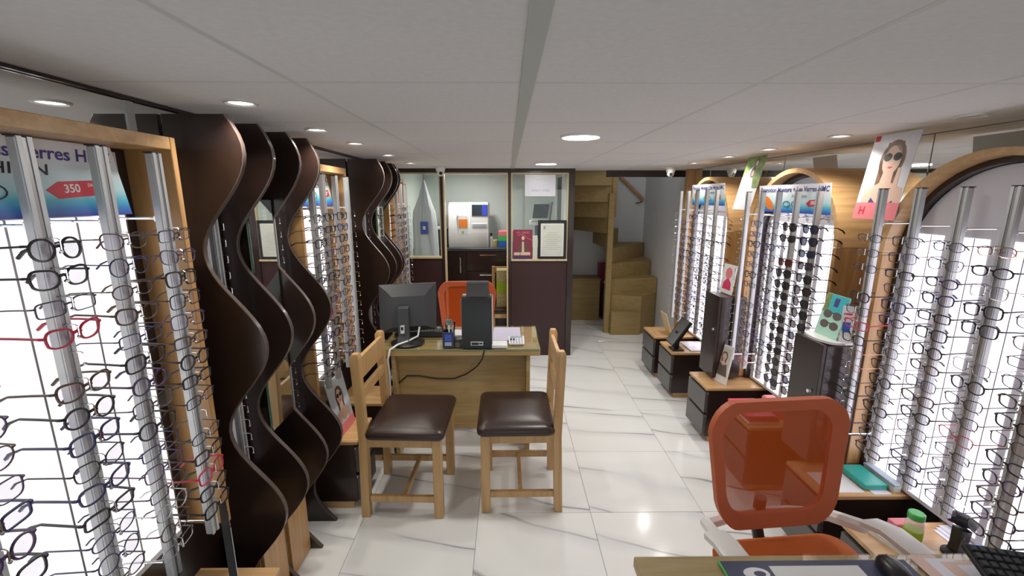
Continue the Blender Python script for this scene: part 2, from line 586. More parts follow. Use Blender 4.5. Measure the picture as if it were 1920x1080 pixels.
def pbox(name, a, b, mat, bev=0.002, parent=part):
    return MB().box(a, b, bev).build(name, mat, parent)


pbox('top_rail', (XL + 0.001, 4.66, 1.992), (0.70, 4.72, ZC - 0.001), M['dark'])
pbox('post', (0.638, 4.655, 0), (0.70, 4.72, 1.992), M['dark'])
pbox('post', (0.004, 4.655, 0), (0.034, 4.72, 1.992), M['dark'])
pbox('post', (-0.70, 4.655, 0), (-0.672, 4.72, 1.992), M['dark'])
pbox('door_trim', (-0.671, 4.650, 0), (-0.656, 4.725, 1.99), M['trimwood'])
pbox('door_trim', (-0.012, 4.650, 0), (0.003, 4.725, 1.99), M['trimwood'])
pbox('door_trim', (-0.656, 4.650, 1.978), (-0.012, 4.725, 1.991), M['trimwood'])
pbox('lower_panel', (0.035, 4.665, 0.0), (0.637, 4.71, 1.072), M['maroon'])
pbox('lower_panel', (XL + 0.002, 4.665, 0.0), (-0.701, 4.71, 1.10), M['maroon'])
for (x0, x1, z0) in ((0.035, 0.637, 1.073), (XL + 0.002, -0.701, 1.101)):
    pbox('sill', (x0, 4.640, z0), (x1, 4.725, z0 + 0.020), M['trimwood'])
    pbox('bead', (x0, 4.665, z0 + 0.020), (x0 + 0.014, 4.70, 1.991), M['trimwood'])
    pbox('bead', (x1 - 0.014, 4.665, z0 + 0.020), (x1, 4.70, 1.991), M['trimwood'])
    pbox('bead', (x0 + 0.014, 4.665, 1.977), (x1 - 0.014, 4.70, 1.991), M['trimwood'])
    pbox('pane', (x0 + 0.014, 4.680, z0 + 0.020), (x1 - 0.014, 4.685, 1.977), M['glass'], 0)

# ---------------------------------------------------------------- ceiling lamps
spot_me = {}
ring_me = MB().loft([[(r * math.cos(2 * PI * k / 24), r * math.sin(2 * PI * k / 24), z) for k in range(24)] for r, z in ((0.050, 0.0), (0.050, -0.005), (0.044, -0.008), (0.035, -0.004), (0.033, 0.0))], cap=False).mesh('ring', M['satin'])
face_me = MB().lathe([(0.0325, 0.0), (0.0325, -0.002), (0.022, -0.004)], n=20).mesh('bulb', M['lamp'])
dead_me = MB().lathe([(0.0325, 0.0), (0.0325, -0.002), (0.022, -0.003)], n=20).mesh('bulb', M['steel'])


def spot(x, y, label, on=True):
    t = thing('downlight', label, 'downlight', (x, y, ZC), 'small recessed ceiling downlights')
    inst('ring', ring_me, t)
    inst('bulb', face_me if on else dead_me, t)
    if on:
        ld = bpy.data.lights.new('downlight', 'AREA')
        ld.shape = 'DISK'
        ld.size = 0.06
        ld.energy = SPOT_W
        ld.color = (1.0, 0.94, 0.84)
        ld.spread = math.radians(130)
        lo = link(bpy.data.objects.new('downlight_light', ld))
        lo.location = (0, 0, -0.012)
        lo.parent = t


L_LBL = ['chrome ceiling downlight above the nearest wavy brown panels', 'chrome ceiling downlight above the fourth wavy brown panel',
         'chrome ceiling downlight above the display behind the wavy panels', 'chrome ceiling downlight above the far group of wavy panels',
         'small ceiling downlight at left, closest to the glass partition']
for y, lb in zip((1.467, 2.024, 2.521, 3.194, 3.914), L_LBL):
    spot(-0.835, y, lb)
R_LBL = ['unlit round ceiling downlight nearest the viewer on the right', 'ceiling downlight between the near and the middle arch',
         'ceiling downlight in front of the middle arch', 'ceiling downlight between the middle and the far arch',
         'ceiling downlight in front of the far arch', 'ceiling downlight next to the right dome camera']
for k, (y, lb) in enumerate(zip((1.669, 2.20, 2.79, 3.29, 3.89, 4.50), R_LBL)):
    spot(1.605 if k else 1.69, y, lb, on=k > 0)


def round_panel(x, y, label):
    t = thing('ceiling_panel_light', label, 'ceiling light', (x, y, ZC), 'round flush ceiling lights')
    MB().lathe([(0.102, 0.0), (0.102, -0.006), (0.092, -0.010), (0.088, -0.006)], (x, y, ZC), 36).build('rim', M['white'], t)
    MB().lathe([(0.087, -0.003), (0.087, -0.0105), (0.06, -0.0115)], (x, y, ZC), 36).build('diffuser', M['lamp'], t)
    ld = bpy.data.lights.new('panel', 'AREA')
    ld.shape = 'DISK'
    ld.size = 0.17
    ld.energy = PANEL_W
    ld.color = (1.0, 0.975, 0.93)
    lo = link(bpy.data.objects.new('panel_light', ld))
    lo.location = (0, 0, -0.016)
    lo.parent = t


round_panel(0.357, 2.233, 'large round white ceiling light nearest the viewer')
round_panel(0.337, 3.96, 'round white ceiling light close to the partition')
round_panel(-0.40, 5.25, 'round ceiling light inside the lab behind the partition')

# ---------------------------------------------------------------- eyewear meshes


def outline(kind):
    n = 22
    P = {'rectangular': (0.052, 0.031, 4.5, 0.0, 0.0), 'oval': (0.051, 0.033, 2.2, 0.0, 0.0), 'round': (0.046, 0.043, 2.1, 0.0, 0.0),
         'square': (0.051, 0.041, 3.6, 0.0, 0.06), 'cat-eye': (0.053, 0.038, 2.5, 0.22, 0.0), 'pilot': (0.055, 0.046, 2.7, 0.0, 0.22)}[kind]
    w, h, e, cat, drop = P
    pts = []
    for k in range(n):
        a = 2 * PI * k / n
        c, s = math.cos(a), math.sin(a)
        y = math.copysign(abs(c) ** (2 / e), c) * w / 2
        z = math.copysign(abs(s) ** (2 / e), s) * h / 2
        z += cat * max(0, y) * (1 if z > -h * 0.2 else 0.3)
        if z < 0:
            y *= 1 - drop * (-z / (h / 2))
        pts.append((y, z))
    return pts, w, h


SHAPES = ['rectangular', 'oval', 'round', 'square', 'cat-eye', 'pilot']
EG = {}
for kind in SHAPES:
    pts, w, h = outline(kind)
    for thick, r in (('thin', 0.0016), ('thick', 0.0026)):
        c = w / 2 + 0.0085
        fm = MB()
        for sg in (1, -1):
            fm.tube([(-0.006 * abs(sg * (c + y)) / 0.06, sg * (c + y), z) for y, z in pts], r, 4, closed=True)
            hy = c + w / 2
            fm.tube([(-0.005, sg * (hy - 0.001), h * 0.22), (-0.007, sg * (hy + 0.005), h * 0.24), (-0.013, sg * (hy + 0.006), h * 0.24)], r * 1.35, 4)
            fm.tube([(-0.001, sg * 0.0085, -0.004), (-0.006, sg * 0.0065, -0.009)], 0.0022, 4)
        fm.tube([(0, -0.0095, 0.004), (0.0015, 0, 0.0065), (0, 0.0095, 0.004)], r * 1.3, 5)
        front = fm.mesh('frame_front', M['black'], smooth=50)
        temples = []
        for sg in (1, -1):
            hy = (c + w / 2 + 0.006) * sg
            z = h * 0.24
            temples.append(MB().tube([(-0.013, hy, z), (-0.05, hy + sg * 0.001, z), (-0.095, hy, z - 0.002), (-0.125, hy - sg * 0.003, z - 0.016), (-0.138, hy - sg * 0.005, z - 0.030)],
                                     r, 4, rs=[r * 1.1, r * 1.1, r * 1.1, r * 1.7, r * 1.5]).mesh('temple', M['black'], smooth=50))
        lenses = []
        for sg in (1, -1):
            lenses.append(MB().poly([(-0.006 * abs(c + y) / 0.06, sg * (c + y * 0.97), z * 0.97) for y, z in (pts if sg > 0 else pts[::-1])]).mesh('lens', M['lens']))
        EG[(kind, thick)] = (front, temples, lenses)

COLS = [('black', 'black', 18), ('brown', 'dark brown', 5), ('purple', 'dark purple', 5), ('navyf', 'navy blue', 4), ('gun', 'gunmetal', 4),
        ('silverf', 'silver', 1), ('gold', 'rose gold', 1), ('redf', 'bright red', 1)]
CW = [c for c in COLS for _ in range(c[2])]
rnd = random.Random(5)


def eyeglasses(x, y, z, s, where, idx, kind=None, sun=False, force=None, group='eyeglasses on the wall rails'):
    shape = kind or rnd.choice(SHAPES[:5] + ['rectangular', 'square', 'cat-eye'])
    thick = 'thick' if (sun or rnd.random() < 0.6) else 'thin'
    key, word, _ = force or rnd.choice(CW)
    if key in ('gun', 'silverf', 'gold'):
        thick = 'thin'
    front, temples, lenses = EG[(shape, thick)]
    noun = 'sunglasses' if sun else 'eyeglasses'
    t = link(bpy.data.objects.new(noun, None))
    t.empty_display_size = 0.02
    t.location = (x, y + rnd.uniform(-0.002, 0.002), z + rnd.uniform(-0.002, 0.002))
    t.rotation_euler = (rnd.uniform(-0.03, 0.03), rnd.uniform(-0.05, 0.09) * 1.0, (0 if s > 0 else PI) + rnd.uniform(-0.07, 0.07))
    tag(t, '%s %s %s, %s from top, %s' % (word, shape, noun, idx, where) if idx != 'top' else '%s %s %s, topmost on %s' % (word, shape, noun, where), noun, group)
    inst('frame_front', front, t, mat=M[key])
    for m_ in temples:
        inst('temple', m_, t, mat=M[key])
    lm = None
    if sun:
        lm = M[rnd.choice(['sunlens'] * 6 + ['bluelens'] * 2)]
        if force and force[0] == 'brown':
            lm = M['redlens']
    for m_ in lenses:
        inst('lens', m_, t, mat=lm)


hook_me = MB().tube([(0.010, 0.0, 0.020), (0.036, 0.0, 0.020), (0.040, 0.0, 0.017), (0.040, 0.0, -0.004)], 0.0017, 5).ball((0.040, 0, -0.006), 0.0036, 8, 5).mesh('hook', M['chrome'])


def rail(parent, X, y, z0, z1, s, zs, Xp, bars):
    """aluminium upright with its hooks; s=+1 faces +x; Xp is the panel face it stands off from"""
    m = MB()
    m.box((X - 0.011, y - 0.0145, z0), (X + 0.011, y + 0.0145, z1), 0.003)
    m.box((X + s * 0.011, y - 0.0145, z0), (X + s * 0.0135, y - 0.005, z1))
    m.box((X + s * 0.011, y + 0.005, z0), (X + s * 0.0135, y + 0.0145, z1))
    r = m.build('rail', M['alu'], parent)
    MB().box((X - 0.012, y - 0.0155, z1), (X + 0.012, y + 0.0155, z1 + 0.003)).build('end_cap', M['blackmat'], r)
    MB().box((X + s * 0.0112, y - 0.0046, z0 + 0.002), (X + s * 0.0118, y + 0.0046, z1 - 0.002)).build('slot', M['steel'], r)
    off = W[parent.name]
    for z in zs:
        inst('hook', hook_me, r, Vector((X, y, z)) - off, (0, 0, 0 if s > 0 else PI))
    for z in bars:
        b = MB().tube([(X - s * 0.010, y, z), (Xp + s * 0.006, y, z)], 0.0035, 8)
        M1 = Matrix.Translation((Xp + s * 0.004, y, z)) @ Matrix.Rotation(PI / 2, 4, 'Y')
        bmesh.ops.create_cone(b.bm, cap_ends=True, segments=14, radius1=0.013, radius2=0.013, depth=0.008, matrix=M1)
        b.box((X - s * 0.010 - 0.006, y - 0.012, z - 0.008), (X - s * 0.010 + 0.006, y + 0.012, z + 0.008), 0.002)
        b.build('standoff_rod', M['chrome'], r)
    return r


RW5 = ['leftmost rail', 'second rail', 'third rail', 'fourth rail', 'fifth rail']

# ---------------------------------------------------------------- left wall displays
RXL = -0.95


def left_display(yr, y0, y1, label, name_words, z0, zs, empty_rails=(), order='right', skip=0.04, shown=None):
    t = thing('eyewear_display', label, 'eyewear display', (-1.10, (y0 + y1) / 2, z0 - 0.15), 'backlit eyewear displays')
    zb = z0 - 0.12
    XP = -1.108
    # wooden box frame
    MB().box((-1.128, y1, zb), (-0.985, y1 + 0.022, 1.912), 0.002).build('side_board', M['honey'], t)
    MB().box((-1.128, y0 - 0.022, zb), (-0.985, y0, 1.912), 0.002).build('side_board', M['honey'], t)
    MB().box((-1.128, y0, 1.876), (-0.985, y1, 1.912), 0.002).build('top_board', M['honey_y'], t)
    MB().box((-1.1275, y0 + 0.001, zb), (-1.122, y1 - 0.001, 1.875)).build('backing', M['dark'], t)
    pn = MB().box((-1.121, y0 + 0.02, zb), (XP - 0.002, y1 - 0.045, 1.865), 0.001).build('back_panel', M['panel'], t)
    # acrylic strips, lit from behind, one between each pair of uprights
    edges = sorted([y - 0.080 for y in yr] + [max(yr) + 0.070])
    edges = [e for e in edges if y0 + 0.02 <= e]
    for a, b in zip(edges[:-1], edges[1:]):
        b = min(b, y1 - 0.050)
        MB().box((XP - 0.002, a + 0.0015, zb + 0.02), (XP, b - 0.0015, 1.69), 0.0005).build('light_strip', M['glowL'], pn)
        MB().box((XP - 0.0015, b - 0.0022, zb + 0.02), (XP + 0.0012, b + 0.0022, 1.69)).build('joint', M['steel'], pn)
    for i, y in enumerate(sorted(yr, reverse=True)):
        r = rail(t, RXL, y, z0 - 0.05, 1.856, 1, zs, XP, (1.684, z0 - 0.01))
        if i in empty_rails or (shown is not None and i >= shown):
            continue
        w = ['rail nearest the wavy panel', 'second rail from the panel', 'third rail from the panel', 'fourth rail from the panel', 'fifth rail from the panel'][i]
        if order == 'partition':
            w = ['rail nearest the partition', 'second rail from the partition', 'third rail from the partition', 'fourth rail from the partition'][i]
        for k, z in enumerate(zs):
            if rnd.random() < skip:
                continue
            eyeglasses(RXL + 0.034, y, z, 1, '%s, %s' % (w, name_words), ORD[k])
    return t


zsL = [1.638 - 0.0605 * k for k in range(15)]
left_display([1.226, 1.062, 0.898, 0.690, 0.528], 0.42, 1.345, 'backlit eyewear display in wooden frame nearest the viewer at left', 'near left display', 0.74, zsL, shown=4)
left_display([2.643, 2.473, 2.303, 2.172], 2.146, 2.74, 'backlit eyewear display between the two groups of wavy panels', 'middle left display', 0.80, zsL[:14], empty_rails=(0,))
left_display([4.14, 3.97, 3.80], 3.712, 4.24, 'narrow lit eyewear display beside the glass partition at far left', 'far left display', 0.80, zsL[:14], empty_rails=(0,), order='partition')


# ---------------------------------------------------------------- wavy panels
def wave_x(z):
    return -0.962 + 0.088 * math.cos(2 * PI * (z - 1.886) / 0.677)


def wavy(y, label, hooks=None):
    t = thing('wavy_panel', label, 'wavy panel', (-1.05, y, 0.001), 'dark wavy divider panels')
    zz = [0.0 + 2.005 * k / 64 for k in range(65)]
    zz[0] = 0.001
    edge = [(wave_x(z), z) for z in zz]
    poly = [(-1.123, 0.001)] + edge + [(-1.123, 2.005)]
    MB().prism(poly, y - 0.009, y + 0.009, 'y').build('board', M['dark'], t)
    # edge band
    m = MB()
    L = []
    for i, (x, z) in enumerate(edge):
        a = edge[max(i - 1, 0)]
        b = edge[min(i + 1, len(edge) - 1)]
        tx, tz = b[0] - a[0], b[1] - a[1]
        l = math.hypot(tx, tz)
        nx, nz = tz / l, -tx / l
        L.append([(x, y - 0.0095, z), (x + nx * 0.0025, y - 0.0085, z + nz * 0.0025), (x + nx * 0.0025, y + 0.0085, z + nz * 0.0025), (x, y + 0.0095, z)])
    m.loft(L)
    m.build('edge_band', M['edge'], t)
    return t


WL = ['dark brown wavy divider panel nearest the viewer, beside the lit display', 'second wavy dark brown panel, just in front of the narrow mirror',
      'third wavy dark brown panel, just behind the narrow mirror', 'fourth wavy dark brown panel, with the splayed foot by the chair']
WL2 = ['first wavy brown panel of the far group, wide face turned to viewer', 'second wavy brown panel of the far group',
       'third wavy brown panel of the far group', 'last wavy brown panel before the far left display']
for y, l in zip((1.52, 1.71, 1.92, 2.11 - 0.105 + 0.105), WL):
    wavy(y, l)
for y, l in zip((3.20, 3.41, 3.60, 3.665), WL2):
    wavy(y if y != 3.665 else 3.672, l)

# mirrors and hook rails between the panels
for (ya, yb, lb) in ((1.724, 1.900, 'tall narrow mirror hung between the second and third wavy panels'), (3.425, 3.588, 'narrow mirror between wavy panels of the far group')):
    t = thing('wall_mirror', lb, 'mirror', (-1.0, (ya + yb) / 2, 0.76))
    MB().box((-1.010, ya, 0.76), (-1.004, yb, 1.73), 0.001).build('mirror_glass', M['mirror'], t)
    MB().box((-1.016, ya - 0.0008, 0.759), (-1.0105, yb + 0.0008, 1.731)).build('glass_edge', M['glassedge'], t)
    MB().box((-1.122, ya + 0.03, 0.85), (-1.0165, yb - 0.03, 1.65), 0.002).build('backing_box', M['dark'], t)
for (yc, lb) in ((1.615, 'hook rail between the first two wavy panels'), (2.015, 'hook rail between the third and fourth wavy panels'), (3.305, 'hook rail between first two wavy panels of the far group')):
    t = thing('hook_rail', lb, 'hook rail', (-1.06, yc, 0.70), 'aluminium hook rails between wavy panels')
    MB().box((-1.121, yc - 0.05, 0.60), (-1.112, yc + 0.05, 1.80), 0.001).build('backing', M['panel'], t)
    r = rail(t, -1.075, yc, 0.65, 1.72, 1, [1.63 - 0.06 * k for k in range(16)], -1.112, (1.66, 0.70))

# little wooden lockers at the foot between the panels
for (ya, yb, lb) in ((1.731, 1.909, 'small light wood locker with white knob, between second and third wavy panels'), (1.531, 1.699, 'small light wood locker between first two wavy panels')):
    t = thing('wood_locker', lb, 'locker', (-1.06, (ya + yb) / 2, 0.001), 'lockers at the foot of the wavy panels')
    MB().box((-1.12, ya, 0.001), (-1.012, yb, 0.44), 0.002).build('body', M['honey'], t)
    d = MB().box((-1.011, ya + 0.002, 0.01), (-0.996, yb - 0.002, 0.435), 0.002).build('door', M['honey'], t)
    MB().lathe([(0.004, 0), (0.004, 0.006), (0.009, 0.008), (0.009, 0.013), (0.004, 0.015)], (0, 0, 0), 14).bm
    k = MB()
    bmesh.ops.create_cone(k.bm, cap_ends=True, segments=14, radius1=0.009, radius2=0.007, depth=0.012, matrix=Matrix.Translation((-0.990, ya + 0.05, 0.33)) @ Matrix.Rotation(PI / 2, 4, 'Y'))
    k.build('knob', M['white'], d)


# ---------------------------------------------------------------- drawer units along both walls
def drawer_unit(x_front, x_back, y0, y1, label, s, drawers=2, h=0.42):
    """s = direction the drawers face (+1 = +x)"""
    t = thing('drawer_unit', label, 'drawer unit', ((x_front + x_back) / 2, (y0 + y1) / 2, 0.001), 'low drawer units under the displays')
    a, b = sorted((x_front - s * 0.022, x_back))
    MB().box((a, y0, 0.045), (b, y1, h - 0.020), 0.0015).build('body', M['dark'], t)
    a2, b2 = sorted((x_front - s * 0.05, x_back))
    MB().box((a2, y0 + 0.006, 0.001), (b2, y1 - 0.006, 0.044)).build('plinth', M['honey_y'], t)
    a3, b3 = sorted((x_front - s * 0.004, x_back))
    MB().box((a3, y0 - 0.004, h - 0.0195), (b3, y1 + 0.004, h), 0.002).build('wood_top', M['honey_y'], t)
    hh = (h - 0.02 - 0.05) / drawers
    for k in range(drawers):
        z0 = 0.050 + hh * k
        xa, xb = sorted((x_front, x_front - s * 0.0215))
        d = MB().box((xa, y0 + 0.002, z0 + 0.004), (xb, y1 - 0.002, z0 + hh - 0.014), 0.002).build('drawer', M['greyface'], t)
        MB().box((x_front - s * 0.018 - 0.002, y0 - 0.0005, z0 + hh - 0.030), (x_front - s * 0.018 + 0.002, y0 + 0.0018, z0 + hh - 0.018)).build('slide_end', M['alu'], d)
    return t


drawer_unit(1.41, 1.975, 4.03, 4.36, 'low drawer unit under the far arch, farthest along the right wall', -1)
drawer_unit(1.42, 1.975, 3.585, 3.895, 'low drawer unit carrying the black tilted mirror', -1)
drawer_unit(1.40, 1.975, 2.87, 3.165, 'low drawer unit carrying the portrait card, under the middle arch', -1)
drawer_unit(1.41, 1.975, 2.33, 2.63, 'low drawer unit with pink books, behind the near orange chair', -1)
drawer_unit(1.42, 1.975, 1.73, 1.995, 'low unit with teal folder under the near arch', -1)
drawer_unit(1.38, 1.975, 1.22, 1.56, 'low drawer unit with bottle and folded newspaper behind front desk', -1)
drawer_unit(-0.83, -1.12, 2.20, 2.47, 'low dark unit with wood top carrying the leaning poster', 1)
drawer_unit(-0.80, -1.12, 2.66, 2.93, 'low wood-topped unit behind the leaning poster', 1)
drawer_unit(-0.83, -1.12, 0.95, 1.36, 'low wood-topped unit at the bottom left under the near display', 1)

# ---------------------------------------------------------------- right wall arches
RXR = 1.62
XFRONT = 1.70


def arch_pts(yc, r, zs, zb, n=28):
    return [(yc - r, zb)] + [(yc - r * math.cos(PI * k / n), zs + r * math.sin(PI * k / n)) for k in range(n + 1)] + [(yc + r, zb)]


def arch_display(yc, yr, label, words, zs, sun=(), empty=(), zr=1.775, n_lbl=RW5, skip=0.04, zb=0.43):
    t = thing('arched_display', label, 'eyewear display', (1.85, yc, zb), 'backlit arched eyewear displays')
    spring = 1.485
    ro, ri = 0.425, 0.398
    # crown (half ring) and two side boards
    n = 30
    crown = []
    for k in range(n + 1):
        a = PI * k / n
        c, s_ = -math.cos(a), math.sin(a)
        crown.append([(XFRONT, yc + c * ri, spring + s_ * ri), (XFRONT, yc + c * ro, spring + s_ * ro), (1.976, yc + c * ro, spring + s_ * ro), (1.976, yc + c * ri, spring + s_ * ri)])
    MB().loft(crown).build('arch_crown', M['honey_y'], t)
    MB().box((XFRONT, yc - ro, zb), (1.976, yc - ri, spring - 0.002), 0.0015).build('side_board', M['honey'], t)
    MB().box((XFRONT, yc + ri, zb), (1.976, yc + ro, spring - 0.002), 0.0015).build('side_board', M['honey'], t)
    # dark lining and pale panel set inside
    XP = 1.80
    lin = []
    for k in range(n + 1):
        a = PI * k / n
        c, s_ = -math.cos(a), math.sin(a)
        lin.append([(XP - 0.035, yc + c * (ri - 0.022), spring + s_ * (ri - 0.022)), (XP - 0.035, yc + c * (ri - 0.001), spring + s_ * (ri - 0.001)),
                    (1.975, yc + c * (ri - 0.001), spring + s_ * (ri - 0.001)), (1.975, yc + c * (ri - 0.022), spring + s_ * (ri - 0.022))])
    MB().loft(lin).box((XP - 0.035, yc - ri + 0.001, zb), (1.975, yc - ri + 0.022, spring)).box((XP - 0.035, yc + ri - 0.022, zb), (1.975, yc + ri - 0.001, spring)).build('lining', M['dark'], t)
    pn = MB().prism(arch_pts(yc, ri - 0.024, spring, zb), XP, XP + 0.012, 'x').build('back_panel', M['panel'], t)
    for y in sorted(yr) + [max(yr) + 0.17]:
        a, b = max(y - 0.122, yc - ri + 0.028), min(y + 0.008, yc + ri - 0.028)
        if b - a > 0.02:
            MB().box((XP - 0.002, a, zb + 0.02), (XP - 0.0002, b, 1.585), 0.0005).build('light_strip', M['glowR'], pn)
            MB().box((XP - 0.0032, a + 0.052, zb + 0.02), (XP - 0.0021, a + 0.0555, 1.585)).build('joint', M['steel'], pn)
    for i, y in enumerate(sorted(yr, reverse=True)):
        zl = zs
        rail(t, RXR, y, zs[-1] - 0.06, zr, -1, zl, XP, (1.63, zs[-1] - 0.02))
        if i in empty:
            continue
        for k, z in enumerate(zl):
            if rnd.random() < skip:
                continue
            w = '%s of %s' % (n_lbl[i], words)
            if i in sun:
                f = ('brown', 'dark red', 1) if (i == 3 and k == 3) else ('black', 'black', 1)
                eyeglasses(RXR - 0.034, y, z, -1, w, ORD[k], kind=rnd.choice(['pilot', 'square', 'pilot', 'cat-eye']), sun=True, force=f, group='sunglasses on the middle arch')
            else:
                eyeglasses(RXR - 0.034, y, z, -1, w, ORD[k])
    return t


arch_display(1.56, [1.912, 1.737, 1.562, 1.402, 1.240], 'backlit arched eyewear display nearest the viewer on the right wall', 'near right arch', [1.565 - 0.066 * k for k in range(15)])
arch_display(2.665, [2.985, 2.815, 2.645, 2.475, 2.30], 'backlit middle arch display with two rails of dark sunglasses', 'middle arch', [1.575 - 0.066 * k for k in range(15)], sun=(3, 4), empty=(0,))
arch_display(3.80, [4.150, 3.975, 3.795, 3.61, 3.435], 'backlit arched eyewear display farthest down the right wall', 'far arch', [1.575 - 0.062 * k for k in range(16)], empty=(0,), zr=1.80)

# tall narrow lockers between the arches
for (y0, y1, zb_, lb) in ((3.005, 3.225, 0.44, 'tall narrow dark locker between far and middle arch'), (1.965, 2.175, 0.44, 'tall narrow dark locker carrying the sunglasses showcard')):
    t = thing('locker', lb, 'locker', (1.60, (y0 + y1) / 2, zb_), 'dark lockers between the arches')
    MB().box((1.520, y0, zb_), (1.698, y1, 1.045), 0.0015).build('body', M['dark'], t)
    d = MB().box((1.500, y0 + 0.001, zb_ - 0.004), (1.5195, y1 - 0.001, 1.05), 0.002).build('door', M['dark'], t)
    k = MB()
    bmesh.ops.create_cone(k.bm, cap_ends=True, segments=16, radius1=0.012, radius2=0.009, depth=0.012, matrix=Matrix.Translation((1.493, y0 + 0.045, 0.80)) @ Matrix.Rotation(-PI / 2, 4, 'Y'))
    k.build('lock_knob', M['chrome'], d)


# ---------------------------------------------------------------- sheets with print on them
def text_mesh(s, size, mat, shear=0.0, bold=0.0, ext=0.0002):
    cu = bpy.data.curves.new('text', 'FONT')
    cu.body = s
    cu.size = size
    cu.shear = shear
    cu.offset = bold
    cu.extrude = ext
    cu.resolution_u = 3
    cu.align_x = 'CENTER'
    cu.align_y = 'CENTER'
    o = link(bpy.data.objects.new('text', cu))
    dg = bpy.context.evaluated_depsgraph_get()
    me = bpy.data.meshes.new_from_object(o.evaluated_get(dg))
    bpy.data.objects.remove(o)
    bpy.data.curves.remove(cu)
    me.materials.clear()
    me.materials.append(mat)
    return me


def sheet(name, label, cat, bl, br, tl, mat, th=0.0012, group=None, parent=None):
    """flat sheet: bottom-left, bottom-right, top-left corners as seen from its front; local XY plane, origin bottom-left"""
    bl, br, tl = Vector(bl), Vector(br), Vector(tl)
    u = (br - bl)
    w = u.length
    u.normalize()
    v = tl - bl
    v = v - u * v.dot(u)
    h = v.length
    v.normalize()
    n = u.cross(v)
    CLAMP[0], CLAMP[1] = w, h
    me = MB().box((0, 0, -th), (w, h, 0)).mesh(name, mat)
    o = link(bpy.data.objects.new(name, me))
    M4 = Matrix((u, v, n)).transposed().to_4x4()
    M4.translation = bl
    if parent:
        o.parent = parent
        M4.translation = bl - W[parent.name]
    o.matrix_basis = M4
    if label:
        tag(o, label, cat, group)
    return o, w, h


CLAMP = [0, 0]


def pr(parent, name, pts, mat, lay=1):
    pts = [(min(max(x, 0.0005), CLAMP[0] - 0.0005), min(max(y, 0.0005), CLAMP[1] - 0.0005)) for x, y in pts]
    m = MB().prism([(x, y) for x, y in pts], 0.0001, 0.0002 + 0.0002 * lay, 'z')
    me = m.mesh(name, mat)
    return inst(name, me, parent)


def ell(cx_, cy_, rx, ry, n=18, rot=0.0):
    return [(cx_ + rx * math.cos(2 * PI * k / n) * math.cos(rot) - ry * math.sin(2 * PI * k / n) * math.sin(rot),
             cy_ + rx * math.cos(2 * PI * k / n) * math.sin(rot) + ry * math.sin(2 * PI * k / n) * math.cos(rot)) for k in range(n)]


def rect(x0, y0, x1, y1):
    return [(x0, y0), (x1, y0), (x1, y1), (x0, y1)]


def word(parent, s, x, y, size, mat, shear=0.0, bold=0.0, rot=0.0, fit=None):
    me = text_mesh(s, size, mat, shear, bold)
    if fit:
        xs_ = [v.co.x for v in me.vertices]
        k = fit / (max(xs_) - min(xs_))
    else:
        k = 1
    o = inst('lettering', me, parent, (x, y, 0.0008), (0, 0, rot))
    o.scale = (k, 1 if not fit else 1, 1)
    return o


def promo(bl, br, tl, label, line2, tagx, leaf=True):
    o, w, h = sheet('promo_sign', label, 'sign', bl, br, tl, M['signbg'], group='blue price signs above the rails')
    word(o, 'Promotion Monture + Les Verres HMC', w * 0.5, h * 0.82, h * 0.24, M['inkblue'], 0.25, 0.0006, fit=w * 0.96)
    word(o, line2, w * 0.61, h * 0.60, h * 0.20, M['inkblack' if line2 == 'FASHION' else 'inkgrey'], 0.2, 0.0001, fit=w * (0.27 if line2 == 'FASHION' else 0.2))
    if leaf:
        pr(o, 'printed_leaf', ell(w * 0.16, h * 0.34, w * 0.095, h * 0.19, 18, -0.6), M['orangeprint'], 2)
    # printed spectacles
    for sx in (-1, 1):
        a = ell(w * 0.50 + sx * w * 0.06, h * 0.32, w * 0.048, h * 0.10, 18)
        me = MB().tube([(x, y, 0.0006) for x, y in a], 0.0016, 4, closed=True).mesh('printed_spectacles', M['inkblack'])
        inst('printed_spectacles', me, o)
    tg, tw, th_ = w * tagx, w * 0.17, h * 0.25
    ty = h * 0.36
    pr(o, 'printed_tag', [(tg - tw * 0.55, ty - th_ * 0.05), (tg - tw * 0.36, ty - th_ * 0.5), (tg + tw * 0.52, ty - th_ * 0.28), (tg + tw * 0.52, ty + th_ * 0.55), (tg - tw * 0.28, ty + th_ * 0.40)], M['red'], 2)
    word(o, '350', tg - tw * 0.06, ty + th_ * 0.03, th_ * 0.62, M['paper'], 0.2, 0.0005, rot=0.07)
    word(o, 'Dhs', tg + tw * 0.36, ty + th_ * 0.26, th_ * 0.25, M['paper'], 0.2, 0.0001, rot=0.07)
    return o


promo((-1.045, 0.50, 1.695), (-1.045, 1.245, 1.695), (-1.075, 0.50, 1.872), 'blue price sign reading FASHION 350 Dhs on the near left display', 'FASHION', 0.81)
promo((-1.045, 2.165, 1.695), (-1.045, 2.68, 1.695), (-1.075, 2.165, 1.872), 'blue price sign with 350 tag on the middle left display', 'FASHION', 0.86)
promo((1.70, 2.985, 1.648), (1.70, 2.32, 1.648), (1.685, 2.985, 1.815), 'blue price sign with orange leaf and 350 tag on the middle arch', 'Homme', 0.80)
promo((1.70, 4.08, 1.675), (1.70, 3.47, 1.675), (1.685, 4.08, 1.850), 'blue price sign with 350 tag on the far arch', 'Homme', 0.80)


